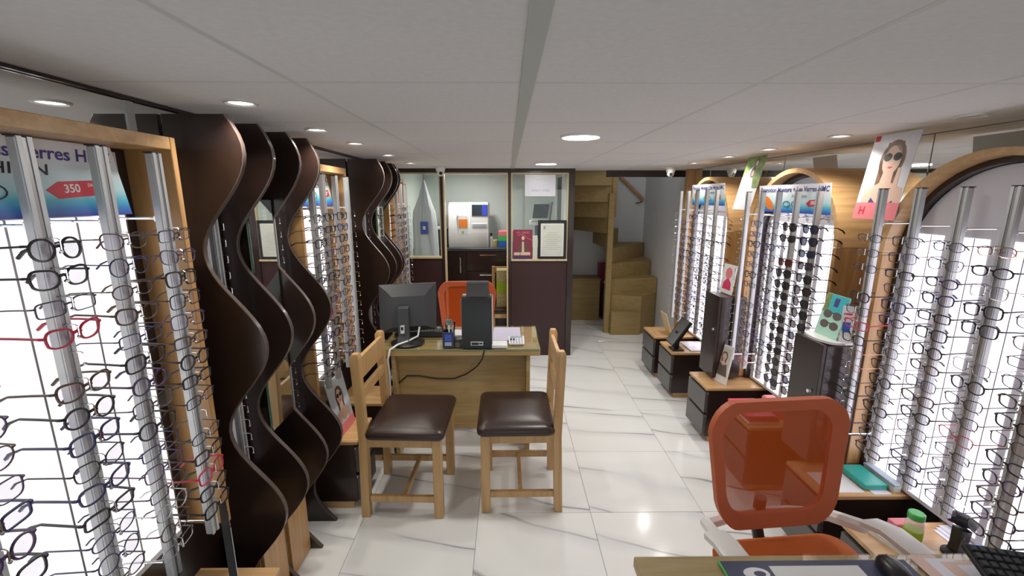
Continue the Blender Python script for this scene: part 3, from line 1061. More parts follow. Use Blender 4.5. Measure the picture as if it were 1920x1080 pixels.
def portrait(o, x, y, k, hair='hair', top='navy', shades=True, turn=0.0):
    """printed bust: k = head height; (x,y) = chin"""
    H = k
    pr(o, 'printed_hair', ell(x - turn * H, y + H * 0.42, H * 0.50, H * 0.68, 20), M[hair], 1)
    pr(o, 'printed_hair', [(x - H * 0.46, y + H * 0.4), (x + H * 0.42, y + H * 0.4), (x + H * 0.36, y - H * 0.55), (x + H * 0.20, y - H * 0.55), (x - H * 0.15, y - H * 0.45), (x - H * 0.42, y - H * 0.75)], M[hair], 1)
    pr(o, 'printed_body', [(x - H * 0.95, y - H * 1.75), (x + H * 0.9, y - H * 1.75), (x + H * 0.75, y - H * 0.55), (x + H * 0.22, y - H * 0.35), (x + H * 0.2, y + H * 0.1), (x - H * 0.2, y + H * 0.1), (x - H * 0.25, y - H * 0.35), (x - H * 0.78, y - H * 0.6)], M['skin'], 2)
    pr(o, 'printed_face', ell(x, y + H * 0.42, H * 0.36, H * 0.50, 20), M['skin'], 3)
    pr(o, 'printed_hair', [(x - H * 0.38, y + H * 0.55), (x - H * 0.10, y + H * 0.98), (x + H * 0.36, y + H * 0.60), (x + H * 0.30, y + H * 1.02), (x - H * 0.32, y + H * 1.02)], M[hair], 3)
    if top:
        pr(o, 'printed_top', [(x - H * 0.70, y - H * 1.75), (x + H * 0.7, y - H * 1.75), (x + H * 0.5, y - H * 0.95), (x + H * 0.05, y - H * 1.25), (x - H * 0.42, y - H * 0.85)], M[top], 3)
    if shades:
        for sx in (-1, 1):
            pr(o, 'printed_glasses', ell(x + sx * H * 0.19, y + H * 0.52, H * 0.165, H * 0.14, 16), M['inkblack'], 4)
    pr(o, 'printed_lips', ell(x, y + H * 0.17, H * 0.10, H * 0.035, 12), M['hotpink'], 4)


# large hanging poster between near and middle arch
o, w, h = sheet('hanging_poster', 'hanging poster of a woman in dark sunglasses with pink H strip', 'poster', (1.688, 2.155, 1.640), (1.688, 1.915, 1.640), (1.745, 2.155, 2.022), M['paleblue'])
pr(o, 'printed_ground', rect(0.001, 0.001, w - 0.001, h - 0.001), M['film'], 0)
portrait(o, w * 0.55, h * 0.55, h * 0.34, 'fairhair', 'navy')
pr(o, 'pink_strip', rect(0, 0, w, h * 0.20), M['pink'], 5)
for q, (sx_, sy_) in enumerate(((0.10, 0.10),)):
    word(o, 'H', w * 0.20, h * 0.10, h * 0.13, M['red'], 0, 0.0014).location.z = 0.0016
pr(o, 'printed_hand', [(w * 0.72, h * 0.36), (w * 0.83, h * 0.36), (w * 0.80, h * 0.60), (w * 0.74, h * 0.60)], M['skin'], 4)
pr(o, 'printed_corner', rect(w * 0.02, h * 0.93, w * 0.14, h * 0.995), M['red'], 4)
# green poster between middle and far arch
o, w, h = sheet('hanging_poster', 'hanging green poster with people outdoors beside the far arch', 'poster', (1.660, 3.270, 1.655), (1.660, 3.035, 1.655), (1.745, 3.270, 2.022), M['film'])
pr(o, 'printed_foliage', [(0.0, h * 0.62), (w * 0.45, h * 0.82), (w * 0.72, h * 0.40), (w, h * 0.40), (w, h), (0, h)], M['leafgreen'], 1)
pr(o, 'printed_figure', ell(w * 0.44, h * 0.50, w * 0.13, h * 0.18), M['paper'], 2)
pr(o, 'printed_figure', ell(w * 0.52, h * 0.70, w * 0.12, h * 0.10), M['hair'], 3)
pr(o, 'printed_face', ell(w * 0.53, h * 0.68, w * 0.07, h * 0.06), M['skin'], 4)
pr(o, 'printed_figure', ell(w * 0.60, h * 0.88, w * 0.10, h * 0.09), M['hair'], 3)
pr(o, 'printed_face', ell(w * 0.60, h * 0.865, w * 0.06, h * 0.05), M['skin'], 4)

# leaning portrait poster at left
o, w, h = sheet('leaning_poster', 'poster of a woman in red sunglasses leaning on the left drawer unit', 'poster', (-0.935, 2.225, 0.4215), (-0.925, 2.440, 0.4215), (-0.995, 2.225, 0.74), M['paleblue'], th=0.004)
portrait(o, w * 0.52, h * 0.52, h * 0.28, 'hair', 'film')
pr(o, 'pink_strip', rect(0, 0, w, h * 0.17), M['pink'], 5)
# portrait card on third right drawer unit
o, w, h = sheet('portrait_card', 'white card with portrait of a dark-haired woman on drawer unit', 'card', (1.515, 3.030, 0.4215), (1.555, 2.905, 0.4215), (1.560, 3.045, 0.700), M['paper'], th=0.004)
pr(o, 'printed_ground', rect(w * 0.10, h * 0.18, w * 0.90, h * 0.94), M['cert'], 0)
portrait(o, w * 0.5, h * 0.62, h * 0.19, 'hair', 'mug', shades=False)
pr(o, 'printed_coat', [(w * 0.12, h * 0.20), (w * 0.88, h * 0.20), (w * 0.75, h * 0.52), (w * 0.5, h * 0.46), (w * 0.25, h * 0.54)], M['mug'], 5)
# framed pink portrait on the far locker
o, w, h = sheet('portrait_card', 'white card with pink portrait standing on the far locker', 'card', (1.590, 3.205, 1.0515), (1.600, 3.045, 1.0515), (1.615, 3.205, 1.262), M['paper'], th=0.006)
pr(o, 'printed_head', ell(w * 0.5, h * 0.70, w * 0.26, h * 0.20), M['pink'], 1)
pr(o, 'printed_body', [(w * 0.18, h * 0.14), (w * 0.85, h * 0.14), (w * 0.80, h * 0.38), (w * 0.58, h * 0.52), (w * 0.42, h * 0.50), (w * 0.20, h * 0.36)], M['hotpink'], 2)
# sunglasses showcard on the near locker
t = thing('showcard', 'teal sunglasses showcard on a rounded white stand atop the locker', 'showcard', (1.62, 2.07, 1.0505))
MB().prism([(1.57 + 0.055 * math.cos(a), 2.07 + 0.105 * math.sin(a)) for a in [PI / 2 + PI * k / 12 for k in range(13)]] + [(1.66, 1.965), (1.66, 2.175)], 1.0505, 1.062, 'z').build('stand', M['white'], t)
o, w, h = sheet('front_card', None, None, (1.580, 2.150, 1.0625), (1.580, 2.000, 1.0625), (1.625, 2.150, 1.270), M['mint'], th=0.003, parent=t)
pr(o, 'printed_sky', rect(w * 0.02, h * 0.55, w * 0.98, h * 0.99), M['tealprint'], 1)
pr(o, 'printed_palm', [(w * 0.02, h * 0.55), (w * 0.25, h * 0.6), (w * 0.22, h * 0.99), (w * 0.02, h * 0.99)], M['leafgreen'], 2)
for yy in (0.52, 0.28):
    for sx in (0.30, 0.72):
        pr(o, 'printed_sunglasses', ell(w * sx, h * yy, w * 0.19, h * 0.095, 14), M['mug'], 3)
    pr(o, 'printed_bridge', rect(w * 0.42, h * (yy + 0.03), w * 0.60, h * (yy + 0.06)), M['mug'], 3)
pr(o, 'printed_patch', rect(w * 0.42, h * 0.72, w * 0.62, h * 0.92), M['navy'], 3)
o, w, h = sheet('side_card', None, None, (1.592, 1.998, 1.0625), (1.630, 1.970, 1.0625), (1.620, 1.998, 1.235), M['paper'], th=0.003, parent=t)
pr(o, 'printed_patch', rect(w * 0.15, h * 0.30, w * 0.80, h * 0.55), M['blue'], 1)
pr(o, 'printed_line', rect(w * 0.15, h * 0.75, w * 0.85, h * 0.80), M['red'], 1)
o, w, h = sheet('back_card', None, None, (1.640, 2.02, 1.0625), (1.650, 1.945, 1.0625), (1.665, 2.02, 1.285), M['skin'], th=0.003, parent=t)
pr(o, 'printed_patch', rect(w * 0.0, h * 0.75, w * 1.0, h * 1.0), M['hair'], 1)

# ---------------------------------------------------------------- wooden client chairs


def chair(label, loc, rz):
    t = thing('wooden_chair', label, 'chair', (0, 0, 0), 'wooden chairs at the consultation desk')
    # local: seat faces +x, back at x=-0.21; width along y
    hw = 0.195
    for sy in (-1, 1):
        y = sy * hw
        MB().loft([[(-0.225 - dx, y - 0.0215, z), (-0.180 - dx, y - 0.0215, z), (-0.180 - dx, y + 0.0215, z), (-0.225 - dx, y + 0.0215, z)]
                   for z, dx in ((0.0, 0.010), (0.47, -0.004), (0.90, 0.010), (0.935, 0.010))] +
                  [[(-0.226, y - 0.018, 0.951), (-0.196, y - 0.018, 0.951), (-0.196, y + 0.018, 0.951), (-0.226, y + 0.018, 0.951)]]).build('leg', M['beech'], t)
        MB().box((0.170, y - 0.0215, 0.0), (0.220, y + 0.0215, 0.473), 0.003).build('leg', M['beech'], t)
        MB().box((-0.180, y - 0.0125, 0.425), (0.170, y + 0.0125, 0.480), 0.002).build('seat_rail', M['beech'], t)
        MB().box((-0.184, y - 0.011, 0.090), (0.170, y + 0.011, 0.128), 0.002).build('stretcher', M['beech'], t)
    MB().box((0.180, -hw + 0.02, 0.425), (0.205, hw - 0.02, 0.480), 0.002).build('seat_rail', M['beech'], t)
    MB().box((-0.205, -hw + 0.02, 0.425), (-0.183, hw - 0.02, 0.480), 0.002).build('seat_rail', M['beech'], t)
    MB().box((-0.011, -hw + 0.010, 0.094), (0.011, hw - 0.010, 0.124), 0.002).build('stretcher', M['beech'], t)
    # back slats
    MB().box((-0.215, -hw + 0.02, 0.800), (-0.193, hw - 0.02, 0.925), 0.003).build('back_slat', M['beech'], t)
    MB().box((-0.213, -hw + 0.02, 0.690), (-0.191, hw - 0.02, 0.748), 0.003).build('back_slat', M['beech'], t)
    # padded seat
    N = 16
    rings = []
    for z, ins, crown in ((0.478, 0.006, 0), (0.488, -0.006, 0), (0.508, -0.008, 0), (0.524, 0.0, 0), (0.536, 0.022, 0), (0.545, 0.06, 0), (0.549, 0.12, 0)):
        x0, x1, y0, y1 = -0.178 + ins, 0.232 - ins, -0.232 + ins, 0.232 - ins
        r_ = 0.035
        ring = []
        for (cx_, cy_, a0) in ((x1 - r_, y1 - r_, 0), (x0 + r_, y1 - r_, PI / 2), (x0 + r_, y0 + r_, PI), (x1 - r_, y0 + r_, 1.5 * PI)):
            for k in range(5):
                a = a0 + PI / 2 * k / 4
                ring.append((cx_ + r_ * math.cos(a), cy_ + r_ * math.sin(a), z))
        rings.append(ring)
    MB().loft(rings).build('seat_pad', M['leather'], t, smooth=60)
    t.location = loc
    t.rotation_euler = (0, 0, rz)
    return t


chair('wooden chair with brown leather seat, its back towards the left wall', (-0.570, 2.335, 0.0005), math.radians(-2))
chair('wooden chair with brown leather seat, its back towards the stairs', (0.068, 2.372, 0.0005), PI + math.radians(0.5))


# ---------------------------------------------------------------- office chairs with mesh back
def office_chair(label, loc, rz, sc=1.0):
    t = thing('office_chair', label, 'office chair', (0, 0, 0), 'orange mesh office chairs')
    # local: sitter faces -y; back at +y

    def bp(u, v):      # back surface: u -1..1, v 0..1
        wdt = 0.215 + 0.046 * math.sin(min(1, v * 1.15) * PI / 2)
        x = u * wdt
        y = 0.20 + 0.05 * v + 0.035 * math.sin(v * PI) * 0.6 + 0.028 * (1 - u * u) - 0.05 * 0
        z = 0.562 + 0.482 * v - 0.018 * (abs(u) ** 3) * (1 if v > 0.5 else -1)
        return (x, y, z)
    # frame loop (rounded rectangle in u,v)
    loop = []
    rc = 0.34
    rv = 0.20
    for (cu, cv, a0) in ((1 - rc, 1 - rv, 0), (-1 + rc, 1 - rv, PI / 2), (-1 + rc, rv, PI), (1 - rc, rv, 1.5 * PI)):
        for k in range(7):
            a = a0 + PI / 2 * k / 6
            loop.append((cu + rc * math.cos(a), cv + rv * math.sin(a)))
    outer = [bp(u, v) for u, v in loop]
    inner = [bp(u * 0.80, 0.5 + (v - 0.5) * 0.80) for u, v in loop]
    m = MB()
    n = len(loop)
    f = 0.013
    ro = [m.bm.verts.new((x, y - f, z)) for x, y, z in outer]
    rb = [m.bm.verts.new((x, y + f, z)) for x, y, z in outer]
    io = [m.bm.verts.new((x, y - f * 0.7, z)) for x, y, z in inner]
    ib = [m.bm.verts.new((x, y + f * 0.7, z)) for x, y, z in inner]
    fs = []
    for k in range(n):
        j = (k + 1) % n
        for A, B in ((ro, io), (io, ib), (ib, rb), (rb, ro)):
            fs.append(m.bm.faces.new((A[k], A[j], B[j], B[k])))
    bmesh.ops.recalc_face_normals(m.bm, faces=fs)
    bk = m.build('back_frame', M['orangeframe'], t, smooth=50)
    # mesh web
    g = MB()
    G = []
    for i in range(11):
        row = []
        for j in range(11):
            u = -1 + 2 * j / 10
            v = i / 10
            # map square to rounded loop
            q = max(abs(u), abs(2 * v - 1))
            uu, vv = u, 2 * v - 1
            d = math.hypot(uu, vv)
            if d > 1.27:
                uu, vv = uu * 1.27 / d, vv * 1.27 / d
            row.append(g.bm.verts.new(bp(uu * 0.83, 0.5 + vv * 0.5 * 0.83)))
        G.append(row)
    for i in range(10):
        for j in range(10):
            g.bm.faces.new((G[i][j], G[i][j + 1], G[i + 1][j + 1], G[i + 1][j]))
    g.build('mesh_web', M['mesh'], bk, smooth=80)
    # spine and bracket
    MB().tube([(0, 0.10, 0.43), (0, 0.27, 0.43), (0, 0.305, 0.50), (0, 0.300, 0.62)], 0.022, 10).build('back_spine', M['charcoal'], t)
    MB().tube([(-0.27, 0.13, 0.61), (-0.24, 0.25, 0.565), (-0.12, 0.295, 0.55), (0, 0.30, 0.55), (0.12, 0.295, 0.55), (0.24, 0.25, 0.565), (0.27, 0.13, 0.61)], 0.023, 8).build('back_bracket', M['white'], t)
    # seat
    rings = []
    for z, ins in ((0.457, 0.03), (0.472, 0.004), (0.50, 0.0), (0.522, 0.014), (0.533, 0.05), (0.538, 0.10)):
        x0, x1, y0, y1 = -0.255 + ins, 0.255 - ins, -0.27 + ins, 0.225 - ins
        r_ = 0.07
        ring = []
        for (cx_, cy_, a0) in ((x1 - r_, y1 - r_, 0), (x0 + r_, y1 - r_, PI / 2), (x0 + r_, y0 + r_, PI), (x1 - r_, y0 + r_, 1.5 * PI)):
            for k in range(6):
                a = a0 + PI / 2 * k / 5
                ring.append((cx_ + r_ * math.cos(a), cy_ + r_ * math.sin(a), z - (0.02 if cy_ + r_ * math.sin(a) < -0.24 else 0)))
        rings.append(ring)
    MB().loft(rings).build('seat', M['orange'], t, smooth=60)
    # arms: a sloping white blade from the back down to a front post
    for s_ in (-1, 1):
        m = MB()
        path = [(0.284, 0.125, 0.628), (0.289, 0.06, 0.650), (0.290, -0.04, 0.652), (0.280, -0.14, 0.640), (0.268, -0.19, 0.60), (0.252, -0.17, 0.50), (0.225, -0.12, 0.445)]
        R = []
        for i, (x, y, z) in enumerate(path):
            a = path[max(i - 1, 0)]
            b = path[min(i + 1, len(path) - 1)]
            ty, tz = b[1] - a[1], b[2] - a[2]
            l = math.hypot(ty, tz)
            ny, nz = -tz / l, ty / l
            hw, hh = (0.040, 0.014) if i < 4 else (0.024, 0.013)
            ring = []
            for (p, q) in ((-1, -0.6), (-0.7, -1), (0.7, -1), (1, -0.6), (1, 0.6), (0.7, 1), (-0.7, 1), (-1, 0.6)):
                ring.append((s_ * (x + p * hw), y + ny * q * hh, z + nz * q * hh))
            R.append(ring)
        m.loft(R)
        m.build('armrest', M['white'], t, smooth=50)
    # gas column and base
    MB().lathe([(0.028, 0.10), (0.028, 0.30), (0.018, 0.30), (0.018, 0.455)], (0, -0.03, 0), 14).build('column', M['black'], t)
    MB().box((-0.10, -0.15, 0.425), (0.10, 0.12, 0.456), 0.006).build('seat_plate', M['blackmat'], t)
    for k in range(5):
        a = 2 * PI * k / 5 + 0.3
        c, s_ = math.cos(a), math.sin(a)
        lg = MB().tube([(0, -0.03, 0.10), (0.14 * c, -0.03 + 0.14 * s_, 0.092), (0.27 * c, -0.03 + 0.27 * s_, 0.070)], 0.02, 8, rs=[0.026, 0.02, 0.015]).build('base_leg', M['white'], t)
        cc = MB()
        for off in (-0.012, 0.012):
            bmesh.ops.create_cone(cc.bm, cap_ends=True, segments=16, radius1=0.026, radius2=0.026, depth=0.016,
                                  matrix=Matrix.Translation((0.27 * c - s_ * off, -0.03 + 0.27 * s_ + c * off, 0.026)) @ Matrix.Rotation(a, 4, 'Z') @ Matrix.Rotation(PI / 2, 4, 'X'))
        cc.tube([(0.27 * c, -0.03 + 0.27 * s_, 0.03), (0.27 * c, -0.03 + 0.27 * s_, 0.068)], 0.006, 6)
        cc.build('castor', M['blackmat'], lg)
    t.location = loc
    t.rotation_euler = (0, 0, rz)
    t.scale = (sc, sc, sc)
    return t


office_chair('orange mesh office chair with white arms, close to the viewer at right', (0.990, 1.165, 0.0005), math.radians(5))
office_chair('orange mesh office chair behind the consultation desk', (-0.345, 3.52, 0.0005), math.radians(3), 0.98)


# ---------------------------------------------------------------- consultation desk
t = thing('desk', 'oak consultation desk with glass top between the two wooden chairs', 'desk', (-0.30, 2.94, 0.0005))
MB().box((-0.835, 2.685, 0.735), (0.210, 3.215, 0.772), 0.003).build('desk_top', M['oak'], t)
g = MB().box((-0.836, 2.683, 0.7725), (0.2115, 3.217, 0.780), 0.001).build('glass_top', M['gglass'], t)
MB().box((-0.836, 2.6815, 0.773), (0.2115, 2.683, 0.7795)).build('glass_edge', M['glassedge'], g)
MB().box((-0.735, 2.775, 0.175), (0.120, 2.795, 0.735), 0.001).build('front_panel', M['oak'], t)
MB().box((0.120, 2.700, 0.0005), (0.145, 3.200, 0.735), 0.002).build('side_panel', M['oak'], t)
MB().box((-0.760, 2.700, 0.0005), (-0.735, 3.200, 0.735), 0.002).build('side_panel', M['oak'], t)
DT = 0.7803
# papers under and on the glass
tag(MB().box((-0.105, 2.86, DT), (0.09, 3.165, DT + 0.002)).build('paper_sheet', M['offpaper']), 'large lilac sheet lying flat at the back of the desk', 'paper')
tag(MB().box((-0.112, 2.705, DT), (-0.005, 2.80, DT + 0.020), 0.002).build('note_block', M['paper']), 'white note block beside the black upright device', 'note block')
tag(MB().box((-0.41, 2.95, DT), (-0.31, 3.08, DT + 0.012), 0.002).build('leaflet_pile', M['film']), 'pile of white leaflets behind the pen holder', 'leaflets')
# calculator
t = thing('calculator', 'white calculator on the right of the desk', 'calculator', (0.055, 2.81, DT))
MB().loft([[(0.010, 2.765, DT), (0.105, 2.765, DT), (0.105, 2.865, DT), (0.010, 2.865, DT)], [(0.006, 2.76, DT + 0.012), (0.109, 2.76, DT + 0.012), (0.109, 2.87, DT + 0.030), (0.006, 2.87, DT + 0.030)]]).build('body', M['white'], t)
for i in range(5):
    for j in range(4):
        x = 0.014 + i * 0.0185
        y = 2.768 + j * 0.018
        z = DT + 0.012 + (y - 2.76) / 0.11 * 0.018
        MB().box((x, y, z - 0.001), (x + 0.014, y + 0.013, z + 0.0045), 0.001).build('key', M['charcoal'] if i < 2 and j > 1 else M['offpaper'], t)
MB().box((0.014, 2.845, DT + 0.024), (0.10, 2.866, DT + 0.0315)).build('display', M['greyblue'], t)
# monitor seen from behind
t = thing('monitor', 'black computer monitor turned away on the left of the desk', 'monitor', (-0.72, 2.85, DT))
m = MB()
ang = math.radians(14)
base = MB().lathe([(0.110, 0.0), (0.112, 0.006), (0.085, 0.016), (0.03, 0.022)], (-0.675, 2.825, DT), 28).build('base', M['black'], t)
MB().loft([[(-0.735, 2.775, DT + 0.018), (-0.655, 2.775, DT + 0.018), (-0.650, 2.83, DT + 0.018), (-0.730, 2.83, DT + 0.018)],
           [(-0.730, 2.800, DT + 0.06), (-0.660, 2.800, DT + 0.06), (-0.660, 2.835, DT + 0.06), (-0.730, 2.835, DT + 0.06)],
           [(-0.735, 2.825, DT + 0.235), (-0.665, 2.825, DT + 0.235), (-0.665, 2.87, DT + 0.245), (-0.735, 2.87, DT + 0.245)]]).build('stand_neck', M['charcoal'], t)
MB().box((-0.712, 2.786, DT + 0.075), (-0.688, 2.810, DT + 0.125)).build('label_plate', M['film'], t)
MB().box((-0.708, 2.7848, DT + 0.098), (-0.692, 2.80, DT + 0.121)).build('label_mark', M['inkblack'], t)


def mon_ring(d, hx, z0, z1, bw=0.0):
    c = Vector((-0.690, 2.945, 0))
    ux, uy = math.cos(ang), math.sin(ang)
    R = []
    for (a, z) in ((-hx, z0), (hx, z0), (hx, z1), (-hx, z1)):
        tilt = (z - 0.99) * 0.06
        R.append((c.x + ux * a + uy * (d + tilt) * 1, c.y + uy * a - ux * (d + 0) + tilt, z))
    return R


MB().loft([mon_ring(-0.020, 0.190, 0.832, 1.158), mon_ring(0.010, 0.192, 0.830, 1.160), mon_ring(0.040, 0.135, 0.862, 1.112), mon_ring(0.058, 0.110, 0.875, 1.085)]).build('casing', M['charcoal'], t)
MB().loft([mon_ring(-0.0205, 0.175, 0.850, 1.145), mon_ring(-0.022, 0.175, 0.850, 1.145)]).build('screen', M['screen'], t)
# keyboard behind the monitor
t = thing('keyboard', 'black keyboard on the desk behind the monitor', 'keyboard', (-0.70, 3.02, DT))
MB().loft([[(-0.80, 2.955, DT), (-0.46, 2.955, DT), (-0.46, 3.10, DT), (-0.80, 3.10, DT)], [(-0.797, 2.958, DT + 0.026), (-0.463, 2.958, DT + 0.026), (-0.463, 3.097, DT + 0.014), (-0.797, 3.097, DT + 0.014)]]).build('body', M['blackmat'], t)
m = MB()
for i in range(15):
    for j in range(5):
        x = -0.788 + i * 0.0215
        y = 2.966 + j * 0.0255
        m.box((x, y, DT + 0.012), (x + 0.018, y + 0.021, DT + 0.032 - j * 0.002), 0.001)
m.build('keys', M['charcoal'], t)
# pen holder
t = thing('pen_holder', 'dark blue pen holder full of pens beside the monitor', 'pen holder', (-0.388, 2.752, DT))
MB().box((-0.425, 2.715, DT), (-0.352, 2.720, DT + 0.105), 0.001).box((-0.425, 2.785, DT), (-0.352, 2.790, DT + 0.105), 0.001).box((-0.425, 2.72, DT), (-0.420, 2.785, DT + 0.105)).box((-0.357, 2.72, DT), (-0.352, 2.785, DT + 0.105)).box((-0.420, 2.72, DT), (-0.357, 2.785, DT + 0.004)).build('cup', M['padbg'], t)
MB().box((-0.410, 2.7135, DT + 0.045), (-0.366, 2.7149, DT + 0.09)).build('blue_label', M['bluecloth'], t)
MB().box((-0.410, 2.7135, DT + 0.014), (-0.366, 2.7149, DT + 0.038)).build('white_label', M['greyblue'], t)
for k, (x, y, dx, dy, L_, mt) in enumerate(((-0.41, 2.74, -0.02, 0.0, 0.15, 'gun'), (-0.40, 2.77, -0.01, 0.01, 0.165, 'black'), (-0.385, 2.75, 0.0, 0.0, 0.14, 'white'), (-0.37, 2.74, 0.012, 0.0, 0.145, 'greyblue'), (-0.365, 2.77, 0.014, 0.01, 0.16, 'black'))):
    MB().tube([(x, y, DT + 0.004), (x + dx, y + dy, DT + L_)], 0.0055, 7).build('pen', M[mt], t)
m = MB()
for c in (-0.396, -0.376):
    m.tube([(c + 0.010 * math.cos(2 * PI * k / 12), 2.765, DT + 0.158 + 0.018 * math.sin(2 * PI * k / 12)) for k in range(12)], 0.004, 6, closed=True)
m.tube([(-0.386, 2.765, DT + 0.01), (-0.386, 2.765, DT + 0.142)], 0.005, 6)
m.build('scissors', M['tealscissor'], t)
# small tin
t = thing('round_tin', 'small smoky round tin between pen holder and black device', 'tin', (-0.328, 2.755, DT))
MB().lathe([(0.034, 0), (0.036, 0.002), (0.036, 0.036), (0.034, 0.038)], (-0.328, 2.755, DT), 24).build('body', M['mug'], t)
MB().lathe([(0.0375, 0.038), (0.0375, 0.050), (0.034, 0.052)], (-0.328, 2.755, DT), 24).build('lid', M['charcoal'], t)
# black upright device (receipt printer like)
t = thing('desk_printer', 'tall black upright device with a hooded top on the desk', 'printer', (-0.20, 2.76, DT))
prof = [(2.697, DT), (2.850, DT), (2.865, 1.09), (2.835, 1.115), (2.735, 1.118), (2.712, 1.108), (2.702, 1.085)]
MB().prism(prof, -0.297, -0.104, 'x').build('body', M['black'], t)
MB().prism([(2.73, 1.117), (2.86, 1.105), (2.875, 1.185), (2.86, 1.198), (2.805, 1.200), (2.785, 1.192), (2.765, 1.145)], -0.268, -0.128, 'x').build('hood', M['blackmat'], t)
for x in (-0.300, -0.1035):
    MB().box((x, 2.72, DT + 0.02), (x + 0.0028, 2.855, 1.105), 0.001).build('side_strip', M['palegrey'], t)
pl = MB().box((-0.240, 2.6945, DT + 0.022), (-0.160, 2.6969, DT + 0.048)).build('label_plate', M['palegrey'], t)
MB().box((-0.235, 2.6938, DT + 0.026), (-0.190, 2.6944, DT + 0.043)).box((-0.187, 2.6938, DT + 0.030), (-0.165, 2.6944, DT + 0.041)).build('label_mark', M['inkblack'], pl)
# cables
tag(MB().tube([(-0.150, 2.690, 0.782), (-0.155, 2.676, 0.765), (-0.165, 2.672, 0.72), (-0.20, 2.70, 0.66), (-0.27, 2.755, 0.585), (-0.36, 2.765, 0.545), (-0.48, 2.768, 0.545), (-0.60, 2.768, 0.565), (-0.68, 2.768, 0.565), (-0.74, 2.764, 0.51), (-0.765, 2.75, 0.40), (-0.775, 2.74, 0.20), (-0.778, 2.74, 0.006)], 0.0045, 8).build('power_cable', M['black'], smooth=60),
    'black cable looping across the front of the desk', 'cable')
tag(MB().tube([(-0.60, 2.860, 0.88), (-0.61, 2.845, 0.82), (-0.66, 2.79, 0.805), (-0.72, 2.72, 0.800), (-0.755, 2.672, 0.785), (-0.772, 2.666, 0.72), (-0.768, 2.672, 0.60), (-0.775, 2.68, 0.45), (-0.772, 2.685, 0.30), (-0.78, 2.685, 0.008)], 0.0065, 8).build('power_cable', M['white'], smooth=60),
    'white cable hanging from the monitor over the desk edge', 'cable')

# ---------------------------------------------------------------- things on the right drawer units
UT = 0.4203
t = thing('photo_stand', 'thin wooden photo stand on the farthest drawer unit', 'photo stand', (1.52, 4.14, UT))
MB().box((1.455, 4.08, UT), (1.590, 4.20, UT + 0.004)).build('foot', M['honey_y'], t)
MB().prism([(1.585, UT + 0.004), (1.592, UT + 0.004), (1.530, UT + 0.215), (1.523, UT + 0.215)], 4.05, 4.21, 'y').build('board', M['trimwood'], t)
t = thing('tilted_mirror', 'black tilting table mirror on the second drawer unit', 'mirror', (1.4900, 3.68, UT))
MB().box((1.4450, 3.625, UT), (1.5450, 3.735, UT + 0.012), 0.002).build('base', M['black'], t)
MB().box((1.4800, 3.665, UT + 0.012), (1.5150, 3.695, UT + 0.17), 0.003).build('stem', M['black'], t)
pv = [(1.4280, UT + 0.055), (1.4460, UT + 0.043), (1.5820, UT + 0.262), (1.5640, UT + 0.274)]
MB().prism(pv, 3.585, 3.775, 'y').build('frame', M['black'], t)
MB().prism([(1.4268, UT + 0.0655), (1.4276, UT + 0.065), (1.5615, UT + 0.2705), (1.5606, UT + 0.271)], 3.60, 3.76, 'y').build('mirror_face', M['mirror'], t)
tag(MB().box((1.60, 3.62, UT), (1.80, 3.86, UT + 0.008), 0.002).build('leaflet_pile', M['film']), 'white leaflets lying behind the black tilted mirror', 'leaflets')
for k, (c, dz, w_) in enumerate((('paper', 0.0, 0.0), ('hotpink', 0.018, 0.006), ('hotpink', 0.036, -0.010))):
    tag(MB().box((1.425 + w_, 2.36, UT + dz), (1.60 + w_, 2.60, UT + dz + 0.0175), 0.002).build('book', M[c]),
        ['white book at the bottom of the pink stack', 'pink book in the middle of the stack on the drawer unit', 'topmost pink book of the stack on the drawer unit'][k], 'book', 'stacked books by the orange chair')
tag(MB().box((1.615, 2.42, UT), (1.695, 2.58, UT + 0.09), 0.01).build('gift_box', M['pink']), 'pink box behind the pink books', 'box')
# unit under near arch
for k, (a, b, c, lb) in enumerate((((1.46, 1.75, 0), (1.63, 1.90, 0.001), 'paper', 'printed leaflet at the left edge of the teal folder unit'), ((1.66, 1.735, 0), (1.74, 1.930, 0.001), 'film', 'printed leaflet under the teal folder'))):
    tag(MB().box((a[0], a[1], UT), (b[0], b[1], UT + 0.0015)).build('leaflet', M[c]), lb, 'leaflet')
tag(MB().box((1.635, 1.765, UT + 0.002), (1.745, 1.925, UT + 0.028), 0.003).build('folder', M['teal']), 'teal folder on the unit under the near arch', 'folder')
t = thing('box_file', 'grey blue box file beside the teal folder', 'box file', (1.85, 1.80, UT))
MB().box((1.752, 1.745, UT), (1.79, 1.92, UT + 0.030), 0.003).build('body', M['cert'], t)
MB().box((1.750, 1.743, UT + 0.0302), (1.792, 1.922, UT + 0.042), 0.003).build('cover', M['greyblue'], t)
# unit 6: newspaper, bottle, pink box, scanner, printouts
t = thing('newspaper', 'folded newspaper lying on the wood top beside the bottle', 'newspaper', (1.46, 1.42, UT))
for k in range(3):
    MB().loft([[(1.440 + 0.004 * k, 1.535, UT + 0.006 * k), (1.495 + 0.004 * k, 1.548, UT + 0.006 * k), (1.545 + 0.003 * k, 1.405, UT + 0.006 * k), (1.475, 1.395, UT + 0.006 * k)],
               [(1.440 + 0.004 * k, 1.535, UT + 0.005 + 0.006 * k), (1.495 + 0.004 * k, 1.548, UT + 0.0055 + 0.006 * k), (1.545 + 0.003 * k, 1.405, UT + 0.005 + 0.006 * k), (1.475, 1.395, UT + 0.005 + 0.006 * k)]]).build('fold', M['paper'], t)
t = thing('bottle', 'clear plastic bottle with green cap on the drawer unit', 'bottle', (1.585, 1.468, UT))
MB().lathe([(0.027, 0), (0.030, 0.004), (0.030, 0.055), (0.031, 0.06), (0.031, 0.075), (0.024, 0.092), (0.023, 0.098)], (1.585, 1.468, UT), 24).build('body', M['clear'], t)
